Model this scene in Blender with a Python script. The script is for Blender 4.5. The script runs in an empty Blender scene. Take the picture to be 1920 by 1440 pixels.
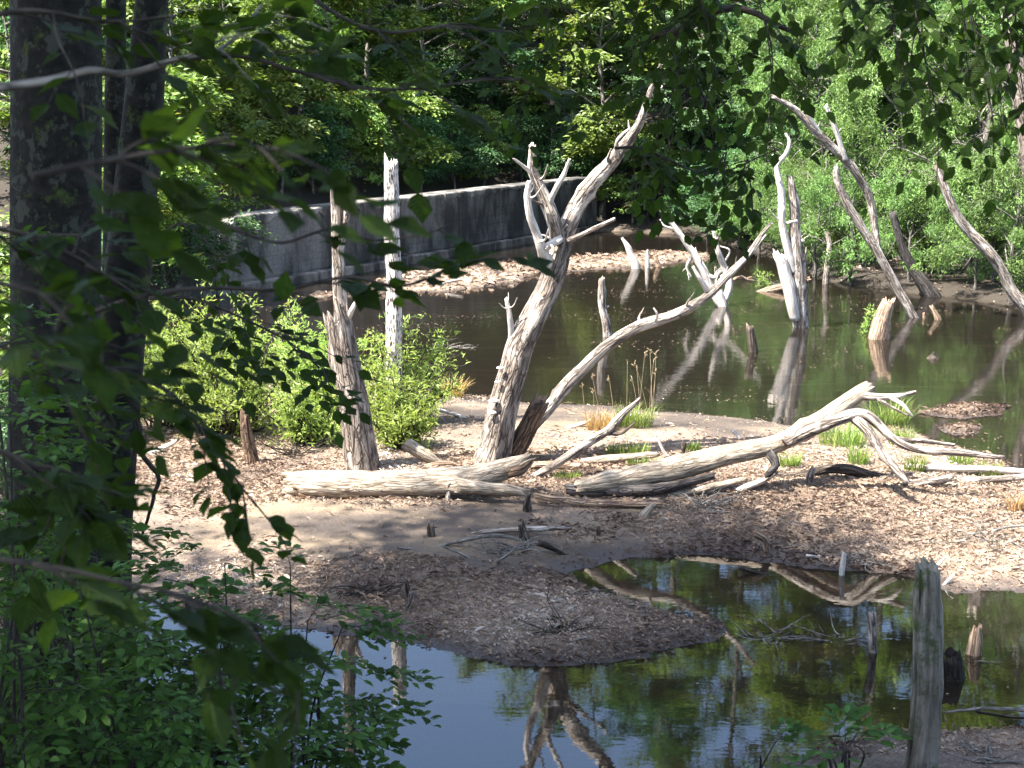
import bpy, math, random
import numpy as np
from mathutils import Vector, Matrix

# ------------------------------------------------------------------ camera
sc = bpy.context.scene
C = sc.collection
PI = math.pi
FPX = 2560.0                       # focal length in photo pixels (1920 wide)
CAMZ = 4.5
PITCH = math.atan(496.0 / FPX)     # looking down from the bank
cd = bpy.data.cameras.new('camera')
cd.sensor_width = 36.0
cd.lens = 36.0 * FPX / 1920.0
cd.clip_start = 0.05
cd.clip_end = 2000
cd.dof.use_dof = True
cd.dof.focus_distance = 19.0
cd.dof.aperture_fstop = 7.5
cam = bpy.data.objects.new('camera', cd)
C.objects.link(cam)
cam.location = (0, 0, CAMZ)
cam.rotation_euler = (PI / 2 - PITCH, 0, 0)
sc.camera = cam

# ------------------------------------------------------------------ sky, sun, exposure
SUN_EL = math.radians(58)
SUN_AZ = math.atan2(-0.90, -0.43)            # from +Y towards +X: the sun stands to the left, a little behind the camera
w = bpy.data.worlds.new('World')
sc.world = w
w.use_nodes = True
nt = w.node_tree
sky = nt.nodes.new('ShaderNodeTexSky')
sky.sky_type = 'NISHITA'
sky.sun_disc = False
sky.sun_elevation = SUN_EL
sky.sun_rotation = SUN_AZ
sky.air_density = 0.9
sky.dust_density = 1.4
sky.ozone_density = 0.9
bg = nt.nodes['Background']
bg.inputs['Strength'].default_value = 0.115
nt.links.new(sky.outputs[0], bg.inputs['Color'])
sd_ = bpy.data.lights.new('sun', 'SUN')
sd_.energy = 5.0
sd_.angle = math.radians(0.55)
sd_.color = (1.0, 0.97, 0.92)
sun = bpy.data.objects.new('sun', sd_)
C.objects.link(sun)
SUNV = Vector((math.sin(SUN_AZ) * math.cos(SUN_EL), math.cos(SUN_AZ) * math.cos(SUN_EL), math.sin(SUN_EL)))
sun.location = SUNV * 60
sun.rotation_euler = SUNV.to_track_quat('Z', 'Y').to_euler()
sc.view_settings.view_transform = 'Standard'
sc.view_settings.look = 'None'
sc.view_settings.exposure = 2.25
sc.view_settings.gamma = 1.0
sc.view_settings.use_curve_mapping = False
sc.render.engine = 'CYCLES'
cy = sc.cycles
cy.use_denoising = True
try:
    cy.denoiser = 'OPENIMAGEDENOISE'
    cy.denoising_input_passes = 'RGB_ALBEDO_NORMAL'
except Exception:
    pass
cy.max_bounces = 5
cy.diffuse_bounces = 2
cy.glossy_bounces = 2
cy.transmission_bounces = 2
cy.transparent_max_bounces = 8
cy.caustics_reflective = False
cy.caustics_refractive = False
cy.sample_clamp_indirect = 4.0
cy.use_adaptive_sampling = True
cy.adaptive_threshold = 0.025
cy.use_light_tree = False

# ------------------------------------------------------------------ maths helpers
cP, sP = math.cos(PITCH), math.sin(PITCH)
def ray(px, py):
    cx, cyy = (px - 960) / FPX, -(py - 720) / FPX
    return np.array((cx, cP + cyy * sP, -sP + cyy * cP))
def P(px, py, Y):                       # the point seen at a pixel, at distance Y from the camera
    r = ray(px, py)
    r = r * (Y / r[1])
    return np.array((r[0], r[1], r[2] + CAMZ))
def G0(px, py, z=0.0):                  # the point at a pixel on the level z
    r = ray(px, py)
    t = (z - CAMZ) / r[2]
    return np.array((r[0] * t, r[1] * t, z))

_rs = np.random.RandomState(11)
_lat = _rs.rand(257, 257)
def vnoise(x, y):
    x = np.asarray(x, float); y = np.asarray(y, float)
    xi = np.floor(x).astype(int); yi = np.floor(y).astype(int)
    fx = x - xi; fy = y - yi
    fx = fx * fx * (3 - 2 * fx); fy = fy * fy * (3 - 2 * fy)
    a = _lat[xi % 256, yi % 256]; b = _lat[(xi + 1) % 256, yi % 256]
    c = _lat[xi % 256, (yi + 1) % 256]; d = _lat[(xi + 1) % 256, (yi + 1) % 256]
    return (a * (1 - fx) + b * fx) * (1 - fy) + (c * (1 - fx) + d * fx) * fy
def fbm(x, y, o=4):
    s = 0; a = 0.5; f = 1.0
    for i in range(o):
        s = s + a * vnoise(x * f + 17.3 * i, y * f + 9.1 * i); a *= 0.5; f *= 2.03
    return s

def sdist(x, y, poly):                  # signed distance, positive inside
    x = np.asarray(x, float); y = np.asarray(y, float)
    d = np.full(x.shape, 1e9); ins = np.zeros(x.shape, bool)
    n = len(poly)
    for i in range(n):
        ax, ay = poly[i]; bx, by = poly[(i + 1) % n]
        ex, ey = bx - ax, by - ay
        L = ex * ex + ey * ey + 1e-12
        t = np.clip(((x - ax) * ex + (y - ay) * ey) / L, 0, 1)
        d = np.minimum(d, np.hypot(x - ax - t * ex, y - ay - t * ey))
        c = ((ay > y) != (by > y)) & (x < (bx - ax) * (y - ay) / (by - ay + 1e-12) + ax)
        ins ^= c
    return np.where(ins, d, -d)
def PP(*pts):
    return [tuple(G0(a, b)[:2]) for a, b in pts]

# ------------------------------------------------------------------ the lie of the land
W0 = np.array((-7.35, 36.0)); W1 = np.array((3.4, 56.5))      # the dam wall's foot line
MAIN = PP((228, 1120), (420, 1165), (560, 1185), (640, 1192), (780, 1208), (900, 1228), (1080, 1243), (1200, 1233),
          (1300, 1207), (1372, 1182), (1300, 1163), (1200, 1140), (1130, 1110), (1080, 1075), (1180, 1052), (1300, 1043),
          (1400, 1046), (1520, 1060), (1700, 1078), (1800, 1108), (1930, 1112), (2300, 1120), (2300, 930), (1935, 905), (1865, 855),
          (1770, 832), (1700, 803), (1600, 792), (1500, 797), (1300, 772), (1180, 765), (1000, 756), (870, 742), (800, 728),
          (700, 712), (560, 700), (420, 715), (300, 770), (240, 800), (0, 800), (-300, 800), (-300, 1050))
SPIT = PP((520, 562), (640, 548), (700, 530), (760, 514), (900, 496), (1050, 484), (1200, 474), (1330, 476), (1345, 488), (1200, 500),
          (1000, 516), (960, 531), (850, 546), (740, 548), (640, 560))
BACK = [(-60, 30), tuple(W0 + (-1.5, -1)), tuple(W0), tuple(W1)] + PP((1130, 432), (1300, 440), (1480, 492), (1545, 527), (1640, 540), (1720, 552), (1800, 558),
          (1925, 580), (2300, 640)) + [(60, 22), (120, 60), (120, 190), (-120, 190), (-60, 60)]
LEFT = PP((432, 522), (330, 560), (262, 640), (238, 760), (228, 900), (228, 1120), (205, 1200), (190, 1300), (215, 1445), (260, 1800)) + \
       [(-2.2, 3.0), (-40, 3), (-40, 34)]
NEARR = PP((1360, 1470), (1480, 1402), (1690, 1372), (1760, 1377), (1930, 1362), (2300, 1340)) + [(12, 6), (4, 5)]
ISLE1 = PP((1700, 775), (1780, 757), (1830, 753), (1895, 762), (1890, 780), (1800, 786))
ISLE2 = PP((1760, 803), (1800, 793), (1845, 800), (1835, 814), (1780, 817))

def hgt(x, y):
    x = np.asarray(x, float); y = np.asarray(y, float)
    wob = (fbm(x * 0.9, y * 0.9, 4) - 0.47) * 0.55 + (fbm(x * 4.3 + 7, y * 4.3, 3) - 0.45) * 0.22
    bed = np.full(x.shape, -0.9)
    dmax = np.full(x.shape, -1e9)
    out = np.full(x.shape, -1e9)
    for poly, amp, sc_, wk in ((MAIN, 0.22, 1.3, 1.0), (SPIT, 0.22, 1.2, 1.6), (ISLE1, 0.09, 0.5, 0.7), (ISLE2, 0.09, 0.4, 0.6), (NEARR, 0.16, 0.8, 0.7)):
        s = sdist(x, y, poly) + wob * wk
        dmax = np.maximum(dmax, s)
        out = np.maximum(out, np.where(s > 0, amp * (1 - np.exp(-s / sc_)), -1e9))
    s = sdist(x, y, LEFT) + wob
    dmax = np.maximum(dmax, s)
    out = np.maximum(out, np.where(s > 0, np.minimum(0.25 * (1 - np.exp(-s)) + 0.28 * np.maximum(s - 0.6, 0), 3.2), -1e9))
    s = sdist(x, y, BACK) + wob * 0.6
    dmax = np.maximum(dmax, s)
    wallside = 1 / (1 + np.exp((x - 2.8) * 2.0))
    hb = (0.28 + 1.22 * wallside) * (1 - np.exp(-np.maximum(s, 0) / 0.35)) + np.minimum(0.40 * np.maximum(s - 4, 0), 24)
    out = np.maximum(out, np.where(s > 0, hb, -1e9))
    hc = 0.5 * (7.0 - y) + wob
    dmax = np.maximum(dmax, (7.0 - y))
    out = np.maximum(out, np.where(hc > 0, np.minimum(hc, 2.9), -1e9))
    bed = -np.minimum(0.02 + 0.055 * np.maximum(-dmax, 0), 0.22) + (fbm(x * 0.5 + 40, y * 0.8, 3) - 0.45) * 0.16
    bed = np.minimum(bed, -0.012 - 0.01 * np.maximum(-dmax, 0))
    fine = (fbm(x * 3.1, y * 3.1, 3) - 0.45) * 0.05
    h = np.where(out > -1e8, out + fine * np.clip(out / 0.06, 0, 1), bed)
    return h
def H(x, y):
    return float(hgt(np.array([x]), np.array([y]))[0])
def G(px, py):                          # the point at a pixel on the ground or the bed
    z = 0.0
    for _ in range(4):
        p = G0(px, py, z)
        z = max(H(p[0], p[1]), -0.2)
    return np.array((p[0], p[1], z))

# ------------------------------------------------------------------ object helpers
def make_mesh(name, v, f, mat=None, uv=None, col=None, smooth=True):
    """v (N,3); f (M,3) or (M,4) index array or list of such arrays; uv per loop; col per vertex (0..1 tint)"""
    me = bpy.data.meshes.new(name)
    v = np.asarray(v, np.float32)
    fl = f if isinstance(f, list) else [f]
    fl = [np.asarray(a, np.int32) for a in fl if len(a)]
    me.vertices.add(len(v)); me.vertices.foreach_set('co', v.ravel())
    loops = np.concatenate([a.ravel() for a in fl])
    tot = np.concatenate([np.full(len(a), a.shape[1], np.int32) for a in fl])
    start = np.concatenate(([0], np.cumsum(tot)[:-1])).astype(np.int32)
    me.loops.add(len(loops)); me.loops.foreach_set('vertex_index', loops)
    me.polygons.add(len(tot)); me.polygons.foreach_set('loop_start', start)
    if uv is not None:
        l = me.uv_layers.new(name='UVMap'); l.data.foreach_set('uv', np.asarray(uv, np.float32).ravel())
    if col is not None:
        a = me.attributes.new('tint', 'FLOAT', 'POINT'); a.data.foreach_set('value', np.asarray(col, np.float32))
    me.update(calc_edges=True)
    me.polygons.foreach_set('use_smooth', np.full(len(tot), bool(smooth)))
    if mat: me.materials.append(mat)
    return me
def obj(name, me, parent=None, loc=(0, 0, 0)):
    o = bpy.data.objects.new(name, me); C.objects.link(o)
    o.location = loc
    if parent: o.parent = parent
    return o
def tag(o, label, cat, group=None):
    o['label'] = label; o['category'] = cat
    if group: o['group'] = group
    return o
def thing(name, label, cat, loc, group=None):
    o = bpy.data.objects.new(name, None); C.objects.link(o)
    o.empty_display_size = 0.2
    o.location = tuple(float(a) for a in loc)
    return tag(o, label, cat, group)
def structure(o):
    o['kind'] = 'structure'; return o

def catmull(p, r, n):
    p = np.asarray(p, float); r = np.asarray(r, float)
    if len(p) == 2:
        t = np.linspace(0, 1, n)[:, None]
        return p[0] * (1 - t) + p[1] * t, r[0] * (1 - t[:, 0]) + r[1] * t[:, 0]
    q = np.vstack((2 * p[0] - p[1], p, 2 * p[-1] - p[-2])); rr = np.concatenate(([r[0]], r, [r[-1]]))
    seg = np.linalg.norm(np.diff(p, axis=0), axis=1); cum = np.concatenate(([0], np.cumsum(seg)))
    s = np.linspace(0, cum[-1], n)
    i = np.clip(np.searchsorted(cum, s, side='right') - 1, 0, len(p) - 2)
    t = ((s - cum[i]) / np.maximum(seg[i], 1e-9))[:, None]
    a, b, c, d = q[i], q[i + 1], q[i + 2], q[i + 3]
    o = 0.5 * ((2 * b) + (c - a) * t + (2 * a - 5 * b + 4 * c - d) * t ** 2 + (3 * b - a - 3 * c + d) * t ** 3)
    ro = rr[i + 1] * (1 - t[:, 0]) + rr[i + 2] * t[:, 0]
    return o, ro

def frames(p):
    T = np.gradient(p, axis=0); T /= np.linalg.norm(T, axis=1)[:, None] + 1e-12
    N = np.zeros_like(p); 
    a = np.array((0, 1.0, 0)) if abs(T[0][1]) < 0.9 else np.array((1.0, 0, 0))
    n = np.cross(T[0], a); n /= np.linalg.norm(n)
    for i in range(len(p)):
        n = n - T[i] * n.dot(T[i]); n /= np.linalg.norm(n) + 1e-12
        N[i] = n
    return T, N, np.cross(T, N)

_tube_seed = [0]
def tube(pts, rad, sides=12, rough=0.10, jag=0.0, jag0=0.0, wob=0.0, dens=1.0, flare=0.0, hollow=0.0, hollow0=0.0, knots=0):
    """a tapered, uneven limb. returns verts, faces, uv"""
    _tube_seed[0] += 1
    rs = np.random.RandomState(_tube_seed[0] * 7 + 3)
    pts = np.asarray(pts, float)
    L = np.linalg.norm(np.diff(pts, axis=0), axis=1).sum()
    rm = max(np.mean(rad), 1e-4)
    n = int(np.clip(L / (rm * 0.9) * dens, 4, 90))
    p, r = catmull(pts, rad, n)
    if wob:
        s = np.linspace(0, L / (rm * 6), n)
        off = rs.rand(3) * 50
        for k in range(3):
            env = np.minimum(1, np.minimum(np.arange(n), np.arange(n)[::-1] + 1) / 3.0)
            p[:, k] += (fbm(s + off[k], s * 0 + k * 7.7, 3) - 0.47) * wob * rm * 4 * env
    T, N, B = frames(p)
    ang = np.arange(sides) / sides * 2 * PI
    ss = np.linspace(0, L, n)
    o1, o2 = rs.rand(2) * 100
    A, S = np.meshgrid(ang, ss)
    ca, sa = np.cos(A), np.sin(A)
    tw = S * 0.25 / max(rm * 6, 0.05)
    nz = fbm(np.cos(A + tw) * 2.2 + o1, np.sin(A + tw) * 2.2 + o2 + S / (rm * 14), 3) - 0.47
    nz2 = fbm(np.cos(A) * 1.1 + o2, np.sin(A) * 1.1 + S / (rm * 4) + o1, 2) - 0.42
    ridge = np.abs(vnoise(A / (2 * PI) * sides * 0.5 + o1, S / (rm * 7) + o2) - 0.5) * 2 - 0.5
    R = r[:, None] * (1 + rough * (2.2 * nz + 1.2 * nz2 + 0.9 * ridge))
    for k in range(knots):
        ks, ka = rs.rand() * L, rs.rand() * 2 * PI
        da = np.angle(np.exp(1j * (A - ka)))
        R = R * (1 + 0.35 * np.exp(-((S - ks) / (rm * 0.8)) ** 2 - (da / 0.55) ** 2))
    if flare:
        R = R * (1 + flare * np.exp(-S / (rm * 1.6)) * (0.55 + 0.75 * np.abs(np.sin(A * 2.5 + o1))))
    V = p[:, None, :] + R[..., None] * (ca[..., None] * N[:, None, :] + sa[..., None] * B[:, None, :])
    if jag:
        j = rs.rand(sides) ** 1.3
        j = 0.6 * j + 0.4 * np.roll(j, 1)
        V[-1] += T[-1] * ((j - 0.45) * 2 * jag * r[-1])[:, None]
        V[-2] += T[-1] * ((j - 0.45) * 0.9 * jag * r[-1])[:, None]
    if jag0:
        j = rs.rand(sides); j = 0.6 * j + 0.4 * np.roll(j, 1)
        V[0] -= T[0] * ((j - 0.45) * 2 * jag0 * r[0])[:, None]
    verts = [V.reshape(-1, 3)]
    idx = np.arange(n * sides).reshape(n, sides)
    q = np.stack((idx[:-1], np.roll(idx[:-1], -1, 1), np.roll(idx[1:], -1, 1), idx[1:]), -1).reshape(-1, 4)
    u0 = (np.arange(sides) / sides); u1 = u0 + 1.0 / sides
    circ = 2 * PI * rm
    uv = np.zeros((n - 1, sides, 4, 2))
    uv[..., 0, 0] = u0 * circ; uv[..., 1, 0] = u1 * circ; uv[..., 2, 0] = u1 * circ; uv[..., 3, 0] = u0 * circ
    uv[..., 0, 1] = ss[:-1, None]; uv[..., 1, 1] = ss[:-1, None]; uv[..., 2, 1] = ss[1:, None]; uv[..., 3, 1] = ss[1:, None]
    uv[..., 0] += o1; uv[..., 1] += o2
    uvs = [uv.reshape(-1, 2)]
    base = n * sides
    tris = []
    quads = [q]
    for end, depth in ((0, hollow0), (n - 1, hollow)):
        ring = idx[end]
        sgn = -1 if end == 0 else 1
        c0 = V[end].mean(0)
        k = 0.62
        inner = c0 + (V[end] - c0) * k - sgn * T[end] * r[end] * depth
        verts.append(inner)
        ii = base + np.arange(sides); base += sides
        qq = np.stack((ring, np.roll(ring, -1), np.roll(ii, -1), ii), -1)
        if end == 0: qq = qq[:, ::-1]
        quads.append(qq)
        verts.append((c0 - sgn * T[end] * r[end] * depth * 1.7)[None]); ci = base; base += 1
        tt = np.stack((ii, np.roll(ii, -1), np.full(sides, ci)), -1)
        if end == 0: tt = tt[:, ::-1]
        tris.append(tt)
    nq = sum(len(a) for a in quads) - len(q)
    extra = rs.rand(nq * 4 + sum(len(t) for t in tris) * 3, 2) * 0.02 + (o1, o2)
    uvs.append(extra)
    return np.vstack(verts), [np.vstack(quads), np.vstack(tris)], np.vstack(uvs)

def join(tubes):
    V, Q, T, UQ, UT = [], [], [], [], []
    b = 0
    for v, f, uv in tubes:
        V.append(v); Q.append(f[0] + b); T.append(f[1] + b); b += len(v)
        k = len(f[0]) * 4
        UQ.append(uv[:k]); UT.append(uv[k:])
    return np.vstack(V), [np.vstack(Q), np.vstack(T)], np.vstack(UQ + UT)

def limb_obj(name, root, t, mat):
    v, f, uv = t
    o = root.location if root else Vector((0, 0, 0))
    me = make_mesh(name, v - np.array(o), f, mat, uv)
    return obj(name, me, root)

# ------------------------------------------------------------------ materials
def node_mat(name):
    m = bpy.data.materials.new(name); m.use_nodes = True
    t = m.node_tree; b = t.nodes['Principled BSDF']
    return m, t, b
def N_(t, typ, **kw):
    n = t.nodes.new(typ)
    for k, v in kw.items():
        if k in n.inputs.keys() if hasattr(n.inputs, 'keys') else False: n.inputs[k].default_value = v
        else: setattr(n, k, v)
    return n
def ramp(t, src, stops):
    r = t.nodes.new('ShaderNodeValToRGB')
    e = r.color_ramp.elements
    while len(e) < len(stops): e.new(0.5)
    for i, (p, c) in enumerate(stops):
        e[i].position = p; e[i].color = (*c, 1) if len(c) == 3 else c
    t.links.new(src, r.inputs[0]); return r
def mixc(t, fac, a, b, mode='MIX'):
    m = t.nodes.new('ShaderNodeMix'); m.data_type = 'RGBA'; m.blend_type = mode
    for s, v in ((0, fac), (6, a), (7, b)):
        if isinstance(v, bpy.types.NodeSocket): t.links.new(v, m.inputs[s])
        else: m.inputs[s].default_value = v if s == 0 else (*v, 1)
    return m.outputs[2]
def noise(t, vec, scale, detail=4, rough=0.55):
    n = t.nodes.new('ShaderNodeTexNoise'); n.inputs['Scale'].default_value = scale
    n.inputs['Detail'].default_value = detail; n.inputs['Roughness'].default_value = rough
    if vec: t.links.new(vec, n.inputs['Vector'])
    return n.outputs['Fac']
def mapping(t, vec, s):
    m = t.nodes.new('ShaderNodeMapping'); m.inputs['Scale'].default_value = s
    t.links.new(vec, m.inputs['Vector']); return m.outputs[0]
def bump(t, b, h, strength, dist):
    n = t.nodes.new('ShaderNodeBump'); n.inputs['Strength'].default_value = strength; n.inputs['Distance'].default_value = dist
    t.links.new(h, n.inputs['Height']); t.links.new(n.outputs[0], b.inputs['Normal'])

def wood_mat(name, light, mid, dark, grain=(26, 2.4), holes=0.0, moss=0.0, patch=None, patch_amt=0.5, bump_d=0.022, lichen=0.0, crack=1.0):
    m, t, b = node_mat(name)
    tc = t.nodes.new('ShaderNodeTexCoord')
    uv = mapping(t, tc.outputs['UV'], (grain[0], grain[1], 1))
    g = noise(t, uv, 1.0, 6, 0.65)
    c = ramp(t, g, [(0.37, dark), (0.48, mid), (0.62, light)]).outputs[0]
    big = noise(t, mapping(t, tc.outputs['UV'], (5, 1.6, 1)), 1.0, 4, 0.6)
    c = mixc(t, ramp(t, big, [(0.40, (0, 0, 0)), (0.66, (0.75, 0.75, 0.75))]).outputs[0], c, mid)
    ck = t.nodes.new('ShaderNodeTexVoronoi'); ck.feature = 'DISTANCE_TO_EDGE'; ck.inputs['Scale'].default_value = 1.0
    cw = noise(t, mapping(t, tc.outputs['UV'], (9, 3, 1)), 1.0, 3, 0.6)
    cv = t.nodes.new('ShaderNodeVectorMath'); cv.operation = 'ADD'
    t.links.new(mapping(t, tc.outputs['UV'], (grain[0] * 0.75, grain[1] * 0.62, 1)), cv.inputs[0])
    cs = t.nodes.new('ShaderNodeVectorMath'); cs.operation = 'SCALE'; cs.inputs['Scale'].default_value = 2.2
    t.links.new(cw, cs.inputs[0]); t.links.new(cs.outputs[0], cv.inputs[1])
    t.links.new(cv.outputs[0], ck.inputs['Vector'])
    crk = ramp(t, ck.outputs['Distance'], [(0.0, (1 - crack,) * 3), (0.16, (1, 1, 1))]).outputs[0]
    c = mixc(t, crk, tuple(a * 0.9 for a in dark), c)
    hm = t.nodes.new('ShaderNodeMath'); hm.operation = 'MULTIPLY_ADD'; t.links.new(crk, hm.inputs[0]); hm.inputs[1].default_value = 0.5; t.links.new(g, hm.inputs[2])
    hgt_src = hm.outputs[0]
    if patch:
        pn = noise(t, mapping(t, tc.outputs['UV'], (7, 2.2, 1)), 1.0, 5, 0.6)
        c = mixc(t, ramp(t, pn, [(1 - patch_amt - 0.06, (0, 0, 0)), (1 - patch_amt + 0.06, (1, 1, 1))]).outputs[0], c, patch)
    if holes:
        vo = t.nodes.new('ShaderNodeTexVoronoi'); vo.inputs['Scale'].default_value = 1.0
        t.links.new(mapping(t, tc.outputs['UV'], (40, 11, 1)), vo.inputs['Vector'])
        hn = noise(t, mapping(t, tc.outputs['UV'], (5, 2.2, 1)), 1.0, 5, 0.7)
        mm = t.nodes.new('ShaderNodeMath'); mm.operation = 'MULTIPLY_ADD'
        t.links.new(hn, mm.inputs[0]); mm.inputs[1].default_value = -0.75; t.links.new(vo.outputs['Distance'], mm.inputs[2])
        c = mixc(t, ramp(t, mm.outputs[0], [(-0.05 + 0.05, (holes,) * 3), (0.05, (0, 0, 0))]).outputs[0], c, (0.045, 0.035, 0.03))
    if lichen:
        ln = noise(t, mapping(t, tc.outputs['Object'], (7, 7, 5)), 1.0, 8, 0.72)
        c = mixc(t, ramp(t, ln, [(0.545, (0, 0, 0)), (0.575, (lichen,) * 3)]).outputs[0], c, (0.046, 0.049, 0.036))
    if moss:
        mn = noise(t, tc.outputs['Object'], 5.5, 8, 0.74)
        c = mixc(t, ramp(t, mn, [(0.62 - 0.22 * moss, (0, 0, 0)), (0.72 - 0.22 * moss, (0.85,) * 3)]).outputs[0], c, (0.055, 0.075, 0.018))
    t.links.new(c, b.inputs['Base Color'])
    b.inputs['Roughness'].default_value = 0.85
    b.inputs['Specular IOR Level'].default_value = 0.2
    bump(t, b, hgt_src, 0.9, bump_d)
    return m

M = {}
M['dead'] = wood_mat('dead_wood', (0.50, 0.43, 0.36), (0.29, 0.235, 0.19), (0.065, 0.05, 0.04), patch=(0.56, 0.50, 0.43), patch_amt=0.42)
M['pale'] = wood_mat('bleached_wood', (0.74, 0.68, 0.61), (0.58, 0.51, 0.44), (0.26, 0.20, 0.165), crack=.45)
M['white'] = wood_mat('white_bored_wood', (0.72, 0.665, 0.61), (0.58, 0.52, 0.465), (0.32, 0.255, 0.215), grain=(30, 5), holes=0.95, crack=.2, patch=(0.55, 0.47, 0.40), patch_amt=.36)
M['barky'] = wood_mat('rough_bark_wood', (0.36, 0.30, 0.245), (0.21, 0.165, 0.13), (0.045, 0.033, 0.028), grain=(26, 4.0), bump_d=0.03, patch=(0.40, 0.335, 0.275), patch_amt=0.42)
M['log'] = wood_mat('log_bark', (0.56, 0.48, 0.37), (0.36, 0.29, 0.21), (0.085, 0.06, 0.045), grain=(34, 4.0), bump_d=0.02, crack=.6)
M['rot'] = wood_mat('rotten_wood', (0.33, 0.215, 0.135), (0.19, 0.12, 0.075), (0.04, 0.027, 0.019))
M['tan'] = wood_mat('tan_wood', (0.52, 0.38, 0.26), (0.38, 0.26, 0.17), (0.11, 0.07, 0.05))
M['char'] = wood_mat('blackened_wood', (0.16, 0.14, 0.125), (0.07, 0.06, 0.055), (0.02, 0.017, 0.016))
M['wetwood'] = wood_mat('waterlogged_wood', (0.20, 0.155, 0.12), (0.09, 0.068, 0.052), (0.022, 0.017, 0.013))
M['mossy'] = wood_mat('mossy_grey_wood', (0.36, 0.325, 0.265), (0.19, 0.168, 0.133), (0.03, 0.026, 0.02), grain=(15, 1.2), moss=0.48, bump_d=0.035, crack=.35)
M['blackmoss'] = wood_mat('black_mossy_wood', (0.05, 0.042, 0.035), (0.025, 0.02, 0.017), (0.008, 0.007, 0.006), moss=0.5)
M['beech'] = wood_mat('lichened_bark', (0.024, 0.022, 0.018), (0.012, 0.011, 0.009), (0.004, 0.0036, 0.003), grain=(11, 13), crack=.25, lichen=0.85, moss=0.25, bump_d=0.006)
M['forestbark'] = wood_mat('forest_bark', (0.30, 0.275, 0.24), (0.19, 0.17, 0.145), (0.06, 0.052, 0.045), grain=(8, 2), bump_d=0.01)
M['twig'] = wood_mat('dark_twig', (0.085, 0.068, 0.052), (0.05, 0.04, 0.032), (0.022, 0.018, 0.015), grain=(60, 12), bump_d=0.001)
M['greytwig'] = wood_mat('grey_twig', (0.33, 0.30, 0.26), (0.22, 0.195, 0.165), (0.08, 0.07, 0.06), grain=(60, 10), bump_d=0.002)

def leaf_mat(name, base, vary, trans=0.4, tcol=None, rough=0.45, spec=0.35, source='attr', yellow=None):
    m, t, b = node_mat(name)
    if source == 'attr':
        a = t.nodes.new('ShaderNodeAttribute'); a.attribute_name = 'tint'; f = a.outputs['Fac']
    else:
        a = t.nodes.new('ShaderNodeObjectInfo'); f = a.outputs['Random']
    st = [(0.0, tuple(max(0, c * (1 - vary)) for c in base)), (0.5, base), (0.93, tuple(c * (1 + vary) for c in base))]
    if yellow: st.append((1.0, yellow))
    c = ramp(t, f, st).outputs[0]
    oi = t.nodes.new('ShaderNodeObjectInfo')
    if source == 'obj':                       # midrib and slanting veins
        tc = t.nodes.new('ShaderNodeTexCoord'); sp_ = t.nodes.new('ShaderNodeSeparateXYZ'); t.links.new(tc.outputs['Object'], sp_.inputs[0])
        ab = t.nodes.new('ShaderNodeMath'); ab.operation = 'ABSOLUTE'; t.links.new(sp_.outputs[1], ab.inputs[0])
        vv = t.nodes.new('ShaderNodeMath'); vv.operation = 'MULTIPLY_ADD'; t.links.new(ab.outputs[0], vv.inputs[0]); vv.inputs[1].default_value = -0.95; t.links.new(sp_.outputs[0], vv.inputs[2])
        pp = t.nodes.new('ShaderNodeMath'); pp.operation = 'PINGPONG'; t.links.new(vv.outputs[0], pp.inputs[0]); pp.inputs[1].default_value = 0.055
        vn = t.nodes.new('ShaderNodeMath'); vn.operation = 'MINIMUM'; t.links.new(pp.outputs[0], vn.inputs[0]); t.links.new(ab.outputs[0], vn.inputs[1])
        c = mixc(t, ramp(t, vn.outputs[0], [(0.0, (0.55,) * 3), (0.012, (0, 0, 0))]).outputs[0], c, tuple(min(1, a * 2.1) for a in base))
        c = mixc(t, ramp(t, noise(t, tc.outputs['Object'], 5.0, 4, .6), [(.42, (.45,) * 3), (.6, (0, 0, 0))]).outputs[0], c, tuple(a * .6 for a in base))
        bump(t, b, vn.outputs[0], 0.8, 0.25)
    if source == 'attr':                      # trees differ a little from one another
        hs = t.nodes.new('ShaderNodeHueSaturation')
        mr = t.nodes.new('ShaderNodeMapRange'); mr.inputs[3].default_value = 0.485; mr.inputs[4].default_value = 0.515
        t.links.new(oi.outputs['Random'], mr.inputs[0]); t.links.new(mr.outputs[0], hs.inputs['Hue'])
        mv = t.nodes.new('ShaderNodeMapRange'); mv.inputs[3].default_value = 0.85; mv.inputs[4].default_value = 1.15
        t.links.new(oi.outputs['Random'], mv.inputs[0]); t.links.new(mv.outputs[0], hs.inputs['Value'])
        t.links.new(c, hs.inputs['Color']); c = hs.outputs[0]
    t.links.new(c, b.inputs['Base Color'])
    b.inputs['Roughness'].default_value = rough
    b.inputs['Specular IOR Level'].default_value = spec
    tr = t.nodes.new('ShaderNodeBsdfTranslucent')
    tc2 = mixc(t, 1.0, c, (1.25, 1.3, 0.55), 'MULTIPLY')
    t.links.new(tc2, tr.inputs['Color'])
    mx = t.nodes.new('ShaderNodeMixShader'); mx.inputs[0].default_value = trans
    t.links.new(b.outputs[0], mx.inputs[1]); t.links.new(tr.outputs[0], mx.inputs[2])
    t.links.new(mx.outputs[0], t.nodes['Material Output'].inputs['Surface'])
    return m
M['broadleaf'] = leaf_mat('broadleaf_foliage', (0.165, 0.245, 0.055), 0.45, 0.33, yellow=(0.24, 0.24, 0.05))
M['deepleaf'] = leaf_mat('deep_green_foliage', (0.072, 0.145, 0.052), 0.42, 0.28)
M['willow'] = leaf_mat('willow_foliage', (0.14, 0.22, 0.062), 0.5, 0.24, rough=0.5)
M['shrub'] = leaf_mat('shrub_foliage', (0.30, 0.39, 0.12), 0.28, 0.45, rough=0.5, yellow=(0.40, 0.37, 0.11))
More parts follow.
